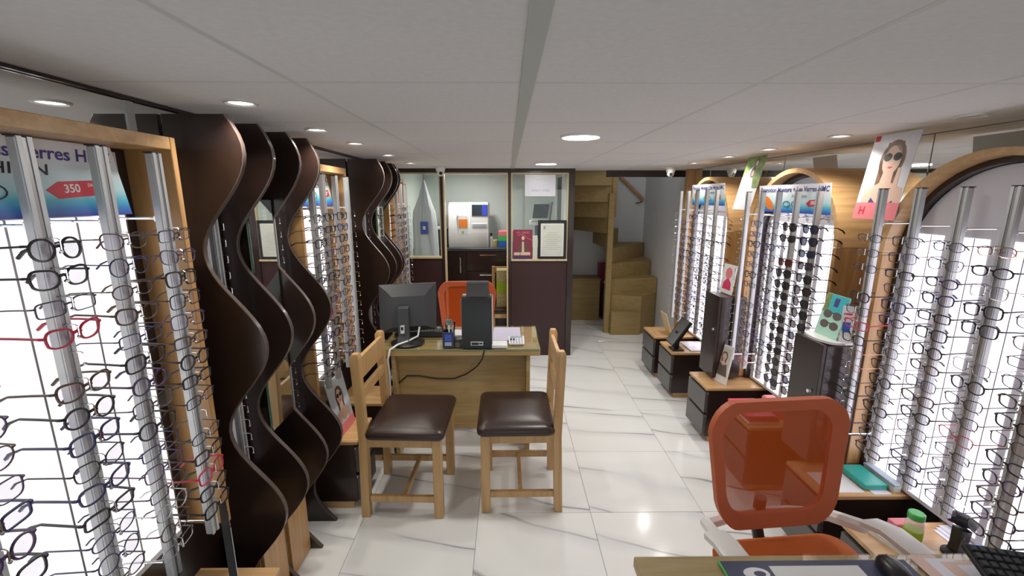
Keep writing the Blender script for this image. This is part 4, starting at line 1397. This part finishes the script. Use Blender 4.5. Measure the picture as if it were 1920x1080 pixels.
MB().lathe([(0.0305, 0.014), (0.0306, 0.016), (0.0306, 0.052), (0.0305, 0.053)], (1.585, 1.468, UT), 24).build('wrap_label', M['lime'], t)
MB().lathe([(0.026, 0.098), (0.027, 0.100), (0.027, 0.120), (0.024, 0.123)], (1.585, 1.468, UT), 24).build('cap', M['green'], t)
tag(MB().box((1.560, 1.515, UT), (1.68, 1.556, UT + 0.03), 0.003).build('small_box', M['pink']), 'pink box behind the green capped bottle', 'box')
for k in range(3):
    tag(MB().box((1.72 + 0.02 * k, 1.33 + 0.01 * k, UT + 0.002 * k), (1.86 + 0.02 * k, 1.52 + 0.01 * k, UT + 0.002 * k + 0.0018)).build('printout', M['film']),
        ['printout lowest in the loose pile beside the scanner', 'printout in the middle of the pile beside the scanner', 'topmost printout in the pile beside the scanner'][k], 'paper', 'printouts beside the scanner')
t = thing('barcode_scanner', 'black handheld barcode scanner standing upright on its base', 'scanner', (1.6870, 1.3970, UT))
MB().lathe([(0.042, 0), (0.042, 0.006), (0.030, 0.014), (0.018, 0.018)], (1.6870, 1.3970, UT), 22).build('base', M['blackmat'], t)
MB().loft([[(1.6870 + x * sx - 0.0, 1.3970 + y * sy - dy, UT + z) for x, y in ((-1, -1), (1, -1), (1, 1), (-1, 1))] for z, sx, sy, dy in ((0.016, 0.017, 0.020, 0), (0.05, 0.016, 0.018, 0.002), (0.115, 0.017, 0.021, 0.004))]).build('grip', M['black'], t)
MB().tube([(1.6440, 1.4240, UT + 0.148), (1.6520, 1.4200, UT + 0.150), (1.6700, 1.4120, UT + 0.151), (1.6970, 1.3970, UT + 0.143), (1.7190, 1.3840, UT + 0.130), (1.708, 1.3780, UT + 0.120)], 0.02, 14, rs=[0.008, 0.019, 0.025, 0.026, 0.020, 0.008]).build('head', M['black'], t, smooth=60)
MB().tube([(1.6720, 1.3720, UT + 0.09), (1.6650, 1.3650, UT + 0.105), (1.6720, 1.3720, UT + 0.118)], 0.006, 6).build('trigger', M['charcoal'], t)
# blue bin at the edge
t = thing('blue_tub', 'blue plastic tub at the right edge behind the front keyboard', 'tub', (1.675, 1.285, UT))
MB().lathe([(0.036, 0), (0.040, 0.004), (0.046, 0.085), (0.046, 0.088)], (1.675, 1.285, UT), 22).build('body', M['blue'], t)
MB().lathe([(0.048, 0.0882), (0.049, 0.090), (0.049, 0.102), (0.040, 0.106)], (1.675, 1.285, UT), 22).build('lid', M['blue'], t)

# ---------------------------------------------------------------- front desk (bottom right)
t = thing('front_desk', 'front desk with wood top and glass sheet at the bottom right', 'desk', (0.95, 0.75, 0.0005))
MB().box((0.355, 0.42, 0.712), (1.60, 1.056, 0.745), 0.003).build('desk_top', M['oak'], t)
MB().box((0.357, 0.425, 0.7455), (1.60, 1.052, 0.7505), 0.0008).build('glass_top', M['gglass'], t)
MB().box((0.40, 0.46, 0.0005), (0.425, 1.03, 0.712), 0.002).build('side_panel', M['oak'], t)
MB().box((1.54, 0.46, 0.0005), (1.565, 1.03, 0.712), 0.002).build('side_panel', M['oak'], t)
FT = 0.7508
o = tag(MB().box((0.585, 0.66, FT), (1.10, 1.028, FT + 0.003), 0.001).build('desk_pad', M['padbg']), 'dark blue desk pad with white emblem and green edge', 'desk pad')
m = MB()
m.prism(ell(0.665, 0.985, 0.035, 0.020), FT + 0.003, FT + 0.0034, 'z')
inst('emblem', m.mesh('emblem', M['film']), o)
inst('emblem', MB().prism(ell(0.673, 0.984, 0.016, 0.009), FT + 0.0034, FT + 0.0038, 'z').mesh('emblem', M['padbg']), o)
inst('green_edge', MB().box((0.580, 0.66, FT), (0.5848, 1.03, FT + 0.0032)).mesh('green_edge', M['green']), o)
tag(MB().box((0.71, 0.72, FT + 0.0032), (0.955, 1.008, FT + 0.0042)).build('paper_sheet', M['paper']), 'white sheet of paper lying on the dark blue pad', 'paper')
t = thing('mouse', 'black computer mouse on the front desk pad', 'mouse', (1.03, 0.975, FT + 0.0032))
MB().loft([[(1.03 + 0.032 * s_ * math.cos(2 * PI * k / 18), 0.975 + 0.055 * s_ * math.sin(2 * PI * k / 18), FT + 0.0032 + z) for k in range(18)] for z, s_ in ((0, 0.92), (0.006, 1.0), (0.018, 0.95), (0.028, 0.75), (0.034, 0.4))]).build('shell', M['black'], t, smooth=60)
MB().box((1.027, 0.990, FT + 0.030), (1.033, 1.012, FT + 0.038), 0.002).build('wheel', M['charcoal'], t)
for k in range(4):
    tag(MB().box((1.125 + 0.035 * k, 0.90 - 0.03 * k, FT + 0.0004 * k), (1.20 + 0.04 * k, 1.045 - 0.012 * k, FT + 0.0004 * k + 0.0003)).build('printed_note', M['film' if k % 2 else 'skin']),
        ['flesh toned note lowest of four on the front desk', 'pale note second of four on the front desk', 'flesh toned note third of four on the front desk', 'topmost pale note by the front keyboard'][k], 'note', 'notes on the front desk')
t = thing('keyboard', 'black keyboard standing at the right end of the front desk', 'keyboard', (1.28, 0.90, FT + 0.002))
kb = Matrix.Translation((1.248, 1.026, FT + 0.056)) @ Matrix.Rotation(math.radians(-14), 4, 'Z') @ Matrix.Rotation(math.radians(14), 4, 'X')
bo = MB().box((0, -0.165, -0.012), (0.42, 0.0, 0.004), 0.003).mesh('body', M['blackmat'])
key_me = MB().loft([[(-0.0085, -0.0085, 0), (0.0085, -0.0085, 0), (0.0085, 0.0085, 0), (-0.0085, 0.0085, 0)], [(-0.0065, -0.0065, 0.007), (0.0065, -0.0065, 0.007), (0.0065, 0.0065, 0.007), (-0.0065, 0.0065, 0.007)]]).mesh('key', M['charcoal'])
ob = inst('body', bo, t)
ob.matrix_basis = Matrix.Translation(-Vector(t.location)) @ kb
for i in range(20):
    for j in range(7):
        inst('key', key_me, ob, (0.016 + i * 0.0205, -0.016 - j * 0.0215, 0.004))

# black frame edge at bottom left
t = thing('table_mirror', 'black framed table mirror seen edge-on at the bottom left', 'mirror', (-0.86, 1.165, 0.4205))
tm = Matrix.Translation((-0.862, 1.168, 0.4205)) @ Matrix.Rotation(math.radians(126.5), 4, 'Z')
m = MB()
m.loft([[tm @ Vector((x, y + z * 0.0, z)) for x, y in ((-0.06, -0.010), (0.06, -0.010), (0.06, 0.010), (-0.06, 0.010))] for z in (0.0, 0.38)])
fr = m.build('frame', M['black'], t)
m = MB()
m.loft([[tm @ Vector((x, y, z)) for x, y in ((-0.05, -0.0118), (0.05, -0.0118), (0.05, -0.0102), (-0.05, -0.0102))] for z in (0.02, 0.36)])
m.build('mirror_face', M['mirror'], fr)

# ---------------------------------------------------------------- winding stairs
st = thing('staircase', 'winding wooden staircase with solid treads in the rear corner', 'staircase', (1.40, 5.6, 0.0005))
N0 = (1.31, 5.56)
ends = [(1.70, 5.40), (1.705, 5.43), (1.975, 5.68), (1.975, 5.98), (1.975, 6.32), (1.62, 6.43), (1.25, 6.43), (0.90, 6.43), (0.775, 6.10), (0.775, 5.80), (0.775, 5.50), (0.775, 5.20)]
corner = {4: (1.975, 6.43), 7: (0.775, 6.43)}
for k in range(len(ends) - 1):
    zt = 0.20 * (k + 1) + 0.10
    a, b = ends[k], ends[k + 1]
    if k == 0:
        poly = [(1.325, 5.40), (1.70, 5.40), (1.703, 5.428), (1.345, 5.52), (1.325, 5.52)]
    else:
        poly = [N0, a] + ([corner[k]] if k in corner else []) + [b]
    zb = 0.0005 if k < 5 else zt - 0.215
    MB().prism(poly, zb, zt - 0.030, 'z').build('step_block', M['stair'], st)
    MB().prism(poly, zt - 0.0295, zt, 'z').build('tread', M['stair'], st)
MB().box((1.255, 5.49, 0.0005), (1.325, 5.56, 1.79), 0.003).build('newel_post', M['stair'], st)
MB().box((1.300, 5.535, 1.50), (1.360, 5.60, 2.25), 0.003).build('newel_post', M['stair'], st)
MB().box((0.770, 5.10, 1.72), (1.30, 5.125, 2.5), 0.003).bm.free()
t = thing('handrail', 'short dark wooden handrail on the stairwell wall', 'handrail', (1.78, 6.42, 1.7))
MB().tube([(1.60, 6.40, 2.03), (1.955, 6.40, 1.70)], 0.024, 8).build('rail', M['honey'], t)
MB().tube([(1.95, 6.40, 1.70), (1.90, 6.40, 1.665), (1.86, 6.448, 1.66)], 0.007, 6).build('bracket', M['black'], t)
# chest and bags under the stairs
t = thing('wood_chest', 'plain brown wooden chest standing under the stairs', 'chest', (1.10, 6.25, 0.0005))
MB().box((0.79, 6.10, 0.0005), (1.315, 6.42, 0.585), 0.003).build('body', M['stair'], t)
MB().box((0.785, 6.09, 0.586), (1.325, 6.425, 0.610), 0.003).build('lid', M['stair'], t)
t = thing('shopping_bag', 'red shopping bag between the chest and the stairs', 'bag', (1.42, 6.3, 0.56))
W[t.name] = Vector((1.42, 6.3, 0.0005))
t.location = (1.42, 6.3, 0.0005)
MB().loft([[(1.345, 6.28, 0.0005), (1.46, 6.28, 0.0005), (1.46, 6.40, 0.0005), (1.345, 6.40, 0.0005)], [(1.33, 6.26, 0.82), (1.48, 6.27, 0.82), (1.48, 6.41, 0.80), (1.33, 6.41, 0.80)]]).build('body', M['wine'], t)
MB().tube([(1.36, 6.258, 0.82), (1.375, 6.255, 0.90), (1.42, 6.255, 0.90), (1.44, 6.258, 0.82)], 0.004, 5).build('handle', M['film'], t)
t = thing('backpack', 'black backpack hanging in the gap beside the stairs', 'bag', (1.41, 6.15, 0.0005))
MB().loft([[(1.41 + a * math.cos(2 * PI * k / 14), 6.16 + 0.8 * a * math.sin(2 * PI * k / 14), z) for k in range(14)] for z, a in ((0.0005, 0.045), (0.03, 0.06), (0.30, 0.066), (0.50, 0.055), (0.60, 0.030))]).build('body', M['sacking'], t, smooth=60)
MB().tube([(1.37, 6.10, 0.55), (1.385, 6.09, 0.62), (1.43, 6.09, 0.66)], 0.006, 5).build('strap', M['film'], t)


# ---------------------------------------------------------------- dome cameras
def dome(x, y, label):
    t = thing('dome_camera', label, 'security camera', (x, y, ZC), 'white dome cameras under the ceiling')
    MB().lathe([(0.045, 0.0), (0.047, -0.004), (0.045, -0.030), (0.040, -0.045)], (x, y, ZC - 0.001), 24).build('mount', M['white'], t)
    MB().ball((x, y, ZC - 0.055), 0.036, 20, 12).build('ball', M['white'], t, smooth=60)
    l = MB()
    bmesh.ops.create_cone(l.bm, cap_ends=True, segments=18, radius1=0.017, radius2=0.015, depth=0.010, matrix=Matrix.Translation((x - (0.006 if x > 0 else -0.006), y - 0.032, ZC - 0.063)) @ Matrix.Rotation(PI / 2, 4, 'X'))
    l.build('lens', M['black'], t)


dome(-0.655, 4.42, 'white dome camera on the ceiling above the lab doorway')
dome(1.665, 4.60, 'white dome camera on the ceiling beside the far arch')

# ---------------------------------------------------------------- the lab behind the partition
LC = 1.135
t = thing('lab_counter', 'dark brown lab counter with black worktop and bar handles', 'counter', (-0.25, 5.8, 0.0005))
MB().box((-1.14, 5.36, 0.08), (0.638, 6.14, LC - 0.035), 0.002).build('body', M['dark'], t)
MB().box((-1.145, 5.30, LC - 0.0345), (0.641, 6.145, LC), 0.003).build('worktop', M['charcoal'], t)
MB().box((-1.14, 5.42, 0.0005), (0.638, 6.14, 0.0795)).build('plinth', M['black'], t)
for (x0, x1, zz) in ((-0.86, -0.515, [(0.10, 1.09)]), (-0.505, 0.06, [(0.10, 0.55), (0.56, 0.84), (0.85, 1.09)])):
    for (z0, z1) in zz:
        d = MB().box((x0, 5.340, z0), (x1, 5.3595, z1), 0.002).build('door' if len(zz) == 1 else 'drawer', M['dark'], t)
        if len(zz) == 1:
            MB().box((-0.588, 5.315, 0.83), (-0.576, 5.327, 1.02), 0.002).box((-0.586, 5.327, 0.84), (-0.578, 5.3398, 0.85)).box((-0.586, 5.327, 1.0), (-0.578, 5.3398, 1.01)).build('bar_handle', M['chrome'], d)
        else:
            zc = z1 - 0.045
            MB().box((-0.345, 5.315, zc), (-0.150, 5.327, zc + 0.012), 0.002).box((-0.335, 5.327, zc + 0.002), (-0.325, 5.3398, zc + 0.010)).box((-0.17, 5.327, zc + 0.002), (-0.16, 5.3398, zc + 0.010)).build('bar_handle', M['chrome'], d)
LT = LC + 0.0004
t = thing('lens_edger', 'large white lens edging machine with blue screen on lab counter', 'machine', (-0.47, 5.55, LT))
MB().loft([[(-0.725, 5.40, LT), (-0.235, 5.40, LT), (-0.235, 5.85, LT), (-0.725, 5.85, LT)], [(-0.725, 5.38, LT + 0.05), (-0.235, 5.38, LT + 0.05), (-0.235, 5.85, LT + 0.05), (-0.725, 5.85, LT + 0.05)],
           [(-0.722, 5.42, LT + 0.50), (-0.238, 5.42, LT + 0.50), (-0.238, 5.85, LT + 0.50), (-0.722, 5.85, LT + 0.50)], [(-0.712, 5.44, LT + 0.545), (-0.248, 5.44, LT + 0.545), (-0.248, 5.84, LT + 0.545), (-0.712, 5.84, LT + 0.545)]]).build('casing', M['white'], t)
MB().box((-0.455, 5.392, LT + 0.05), (-0.236, 5.44, LT + 0.535), 0.006).build('control_column', M['white'], t)
sc_ = MB().box((-0.435, 5.386, LT + 0.385), (-0.245, 5.3918, LT + 0.52), 0.002).build('screen', M['screen'], t)
MB().box((-0.312, 5.3845, LT + 0.39), (-0.250, 5.3858, LT + 0.515)).build('screen_field', M['bluescreen'], sc_)
MB().box((-0.435, 5.386, LT + 0.25), (-0.255, 5.3918, LT + 0.295), 0.002).build('slot', M['palegrey'], t)
MB().box((-0.425, 5.3845, LT + 0.262), (-0.265, 5.3858, LT + 0.284)).build('slot_mouth', M['greyblue'], t)
MB().box((-0.615, 5.388, LT + 0.15), (-0.475, 5.42, LT + 0.40), 0.01).build('chamber_door', M['palegrey'], t)
MB().box((-0.595, 5.384, LT + 0.245), (-0.490, 5.3879, LT + 0.345), 0.004).build('chamber_window', M['orangeprint'], t)
MB().box((-0.560, 5.384, LT + 0.18), (-0.535, 5.3879, LT + 0.205)).build('yellow_mark', M['lime'], t)
for k, (c, lb) in enumerate((('blue', 'blue tray at the bottom of the stack on lab counter'), ('green', 'green tray in the middle of the stack on lab counter'), ('pink', 'pink tray on top of the stack on lab counter'))):
    z = LT + 0.012 + k * 0.062
    tag(MB().box((-0.115, 5.42, z - (0.012 if k == 0 else 0)), (0.075, 5.70, z + 0.0615), 0.004).build('lens_tray', M[c]), lb, 'tray', 'stacked lens trays')
t = thing('spray_bottle', 'slim bottle with black cap beside the lens machine', 'bottle', (-0.205, 5.45, LT))
MB().lathe([(0.022, 0), (0.022, 0.11), (0.010, 0.13), (0.010, 0.14)], (-0.205, 5.45, LT), 16).build('body', M['palegrey'], t)
MB().lathe([(0.012, 0.14), (0.012, 0.17), (0.006, 0.175)], (-0.205, 5.45, LT), 14).build('cap', M['black'], t)
tag(MB().lathe([(0.030, 0), (0.034, 0.02), (0.034, 0.085), (0.030, 0.09)], (-0.158, 5.46, LT), 16).build('round_pot', M['straw']), 'straw coloured pot next to the coloured trays', 'pot')
t = thing('eye_test_device', 'white tabletop instrument with dark screen behind the right pane', 'instrument', (0.42, 5.42, LT))
MB().box((0.26, 5.38, LT), (0.50, 5.62, LT + 0.10), 0.01).build('base', M['white'], t)
MB().box((0.34, 5.45, LT + 0.10), (0.44, 5.55, LT + 0.27), 0.006).build('column', M['charcoal'], t)
MB().box((0.27, 5.38, LT + 0.27), (0.50, 5.58, LT + 0.33), 0.008).build('tray', M['white'], t)
MB().loft([[(0.285, 5.34, LT + 0.33), (0.50, 5.36, LT + 0.33), (0.53, 5.45, LT + 0.33), (0.30, 5.45, LT + 0.33)], [(0.315, 5.40, LT + 0.54), (0.535, 5.42, LT + 0.55), (0.56, 5.48, LT + 0.55), (0.33, 5.48, LT + 0.54)]]).build('head', M['white'], t)
MB().loft([[(0.298, 5.340, LT + 0.36), (0.482, 5.357, LT + 0.36), (0.482, 5.365, LT + 0.36), (0.298, 5.348, LT + 0.36)], [(0.322, 5.388, LT + 0.525), (0.508, 5.408, LT + 0.525), (0.508, 5.416, LT + 0.525), (0.322, 5.396, LT + 0.525)]]).build('screen', M['screen'], t)
dr = struct(MB().box((0.634, 5.16, LT), (0.6428, 5.66, 1.98), 0.002).build('door_1', M['charcoal']))
MB().box((0.622, 5.661, LT), (0.6428, 5.80, 1.99), 0.002).build('door_jamb', M['white'], dr)
MB().box((0.622, 4.90, LT), (0.6428, 5.159, 1.99), 0.002).build('door_jamb', M['white'], dr)
t = thing('toolbox', 'dark grey box on lab counter left of the white machine', 'box', (-0.81, 5.45, LT))
MB().box((-0.90, 5.38, LT), (-0.755, 5.60, LT + 0.22), 0.004).build('body', M['charcoal'], t)
MB().box((-0.902, 5.378, LT + 0.2205), (-0.753, 5.602, LT + 0.25), 0.004).build('lid', M['palegrey'], t)
t = thing('desk_fan', 'round wire grill fan half hidden behind the far left display', 'fan', (-1.07, 5.36, LT))
MB().box((-1.135, 5.46, LT), (-1.00, 5.70, LT + 0.36), 0.006).build('housing', M['white'], t)
m = MB()
for r_ in (0.03, 0.06, 0.09, 0.115):
    m.tube([(-1.055 + r_ * 0.6 * math.cos(2 * PI * k / 20), 5.44, LT + 0.16 + r_ * 1.2 * math.sin(2 * PI * k / 20)) for k in range(20)], 0.003, 4, closed=True)
m.tube([(-1.055, 5.44, LT + 0.02), (-1.055, 5.44, LT + 0.30)], 0.003, 4)
m.build('grill', M['chrome'], t)
# certificates, book, sleeve in the window
t = thing('framed_certificate', 'black framed cream certificate standing on the partition sill', 'framed certificate', (0.475, 4.64, 1.0935))
MB().box((0.322, 4.6445, 1.0935), (0.350, 4.6640, 1.505), 0.002).box((0.595, 4.6445, 1.0935), (0.622, 4.6640, 1.505), 0.002).box((0.350, 4.6445, 1.0935), (0.595, 4.6640, 1.122), 0.002).box((0.350, 4.6445, 1.475), (0.595, 4.6640, 1.505), 0.002).build('frame', M['black'], t)
mt = MB().box((0.350, 4.655, 1.122), (0.595, 4.660, 1.475)).build('mat_board', M['paper'], t)
MB().box((0.362, 4.653, 1.136), (0.583, 4.6548, 1.461)).build('certificate', M['cert'], mt)
m = MB()
for k in range(9):
    wv = 0.05 + 0.05 * ((k * 7) % 5) / 5
    m.box((0.472 - wv, 4.6524, 1.37 - k * 0.022), (0.472 + wv, 4.6529, 1.373 - k * 0.022))
m.box((0.38, 4.6524, 1.41), (0.40, 4.6529, 1.445))
m.build('lettering', M['inkgrey'], mt)
t = thing('display_book', 'wine red book cover with a seated figure on the sill', 'book', (0.16, 4.65, 1.0935))
MB().box((0.058, 4.650, 1.0935), (0.262, 4.6640, 1.405), 0.001).build('cover', M['wine'], t)
MB().prism([(0.09, 1.13), (0.235, 1.13), (0.225, 1.20), (0.19, 1.26), (0.18, 1.30), (0.145, 1.30), (0.135, 1.26), (0.10, 1.20)], 4.6486, 4.6499, 'y').build('printed_figure', M['hair'], t)
MB().prism([(0.150, 1.17), (0.175, 1.17), (0.172, 1.28), (0.152, 1.28)], 4.6474, 4.6485, 'y').prism([(0.163 + 0.016 * math.cos(2 * PI * k / 12), 1.318 + 0.022 * math.sin(2 * PI * k / 12)) for k in range(12)], 4.6474, 4.6485, 'y').build('printed_face', M['skin'], t)
MB().tube([(0.105, 4.6485, 1.345), (0.14, 4.6485, 1.355), (0.175, 4.6485, 1.35), (0.21, 4.6485, 1.315), (0.258, 4.6485, 1.295)], 0.003, 4).build('printed_ribbon', M['pink'], t)
MB().box((0.066, 4.6478, 1.135), (0.130, 4.6484, 1.165)).box((0.136, 4.6478, 1.135), (0.240, 4.6484, 1.168)).build('printed_blocks', M['skin'], t)
MB().box((0.060, 4.6478, 1.096), (0.245, 4.6484, 1.125)).build('printed_base', M['purple'], t)
me = text_mesh('LEX  BARES', 0.028, M['pink'])
lt = inst('lettering', me, t, Vector((0.16, 4.6485, 1.375)) - W[t.name], (PI / 2, 0, 0))
t = thing('info_leaflet', 'slim white leaflet between the red book and the certificate', 'leaflet', (0.29, 4.65, 1.0935))
MB().box((0.266, 4.655, 1.0935), (0.318, 4.664, 1.345), 0.001).build('sheet', M['cert'], t)
t = thing('plastic_sleeve', 'white sheet in a crinkled plastic sleeve taped to the glass', 'paper', (0.34, 4.677, 1.75))
MB().box((0.180, 4.6755, 1.752), (0.500, 4.6790, 1.972), 0.001).build('sheet', M['film'], t)
m = MB()
for (a, b) in (((0.225, 1.955), (0.28, 1.94)), ((0.28, 1.94), (0.30, 1.915)), ((0.30, 1.915), (0.36, 1.93)), ((0.36, 1.93), (0.42, 1.90)), ((0.25, 1.94), (0.27, 1.91)), ((0.40, 1.92), (0.46, 1.915))):
    m.tube([(a[0], 4.6748, a[1]), (b[0], 4.6748, b[1])], 0.0028, 5)
m.build('crinkle', M['white'], t)
me = text_mesh("ENTREE N\u00b0 1 OPTIQUE", 0.024, M['inkgrey'])
inst('lettering', me, t, Vector((0.345, 4.6745, 1.81)) - W[t.name], (PI / 2, 0, 0)).scale = (0.75, 1, 1)
# coat on a hook
t = thing('lab_coat', 'white lab coat with blue badge hanging behind the left pane', 'coat', (-0.97, 5.2, 1.05))
rings = []
for z, a, b_, dx in ((1.05, 0.150, 0.05, 0.0), (1.25, 0.145, 0.055, 0.0), (1.45, 0.140, 0.06, -0.005), (1.58, 0.128, 0.055, -0.008), (1.66, 0.095, 0.05, -0.006), (1.76, 0.060, 0.04, 0.0), (1.86, 0.030, 0.028, 0.0), (1.93, 0.010, 0.012, 0.0)):
    rings.append([(-0.95 + dx + a * math.cos(2 * PI * k / 40), 5.10 + b_ * math.sin(2 * PI * k / 40) * (1 + 0.20 * math.cos(7 * 2 * PI * k / 40)), z) for k in range(40)])
MB().loft(rings).build('body', M['coat'], t, smooth=60)
for sx in (-1, 1):
    MB().tube([(-0.95, 5.080, 1.925), (-0.95 + sx * 0.012, 5.045, 1.75), (-0.95 + sx * 0.026, 5.028, 1.46)], 0.0035, 5).build('lanyard', M['greyblue'], t)
MB().tube([(-0.905, 5.045, 1.33), (-0.885, 5.05, 1.20), (-0.868, 5.055, 1.06)], 0.003, 5).build('front_edge', M['greyblue'], t)
MB().box((-0.995, 5.024, 1.33), (-0.905, 5.032, 1.47), 0.002).build('badge', M['bluecloth'], t)
MB().box((-0.965, 5.0225, 1.38), (-0.935, 5.0238, 1.42)).build('badge_mark', M['paper'], t)
MB().tube([(-0.95, 5.10, 1.92), (-0.95, 5.10, 2.02)], 0.004, 5).box((-0.965, 5.085, 1.995), (-0.935, 5.115, 2.030), 0.003).build('hanger_hook', M['steel'], t)
# small chair with bags in the doorway
t = thing('wooden_chair', 'wooden chair with bags on its seat just inside the lab doorway', 'chair', (-0.06, 4.95, 0.0005))
for x in (-0.17, 0.20):
    MB().box((x - 0.018, 5.10, 0.0005), (x + 0.018, 5.135, 0.945), 0.003).build('leg', M['beech'], t)
    MB().box((x - 0.018, 4.78, 0.0005), (x + 0.018, 4.815, 0.45), 0.003).build('leg', M['beech'], t)
MB().box((-0.15, 5.105, 0.87), (0.18, 5.13, 0.94), 0.003).build('back_slat', M['beech'], t)
MB().box((-0.15, 4.785, 0.40), (0.18, 4.81, 0.45), 0.003).build('seat_rail', M['beech'], t)
MB().box((-0.19, 4.775, 0.4505), (0.22, 5.095, 0.50), 0.012, 2).build('seat_pad', M['leather'], t)
t = thing('cloth_bag', 'straw and lime striped bag on the lab doorway chair', 'bag', (0.0, 4.95, 0.5005))
for (z0, z1, c) in ((0.5005, 0.66, 'straw'), (0.6605, 0.80, 'lime'), (0.8005, 0.93, 'straw')):
    MB().box((-0.13, 4.90, z0), (0.15, 5.085, z1), 0.004).build('band', M[c], t)
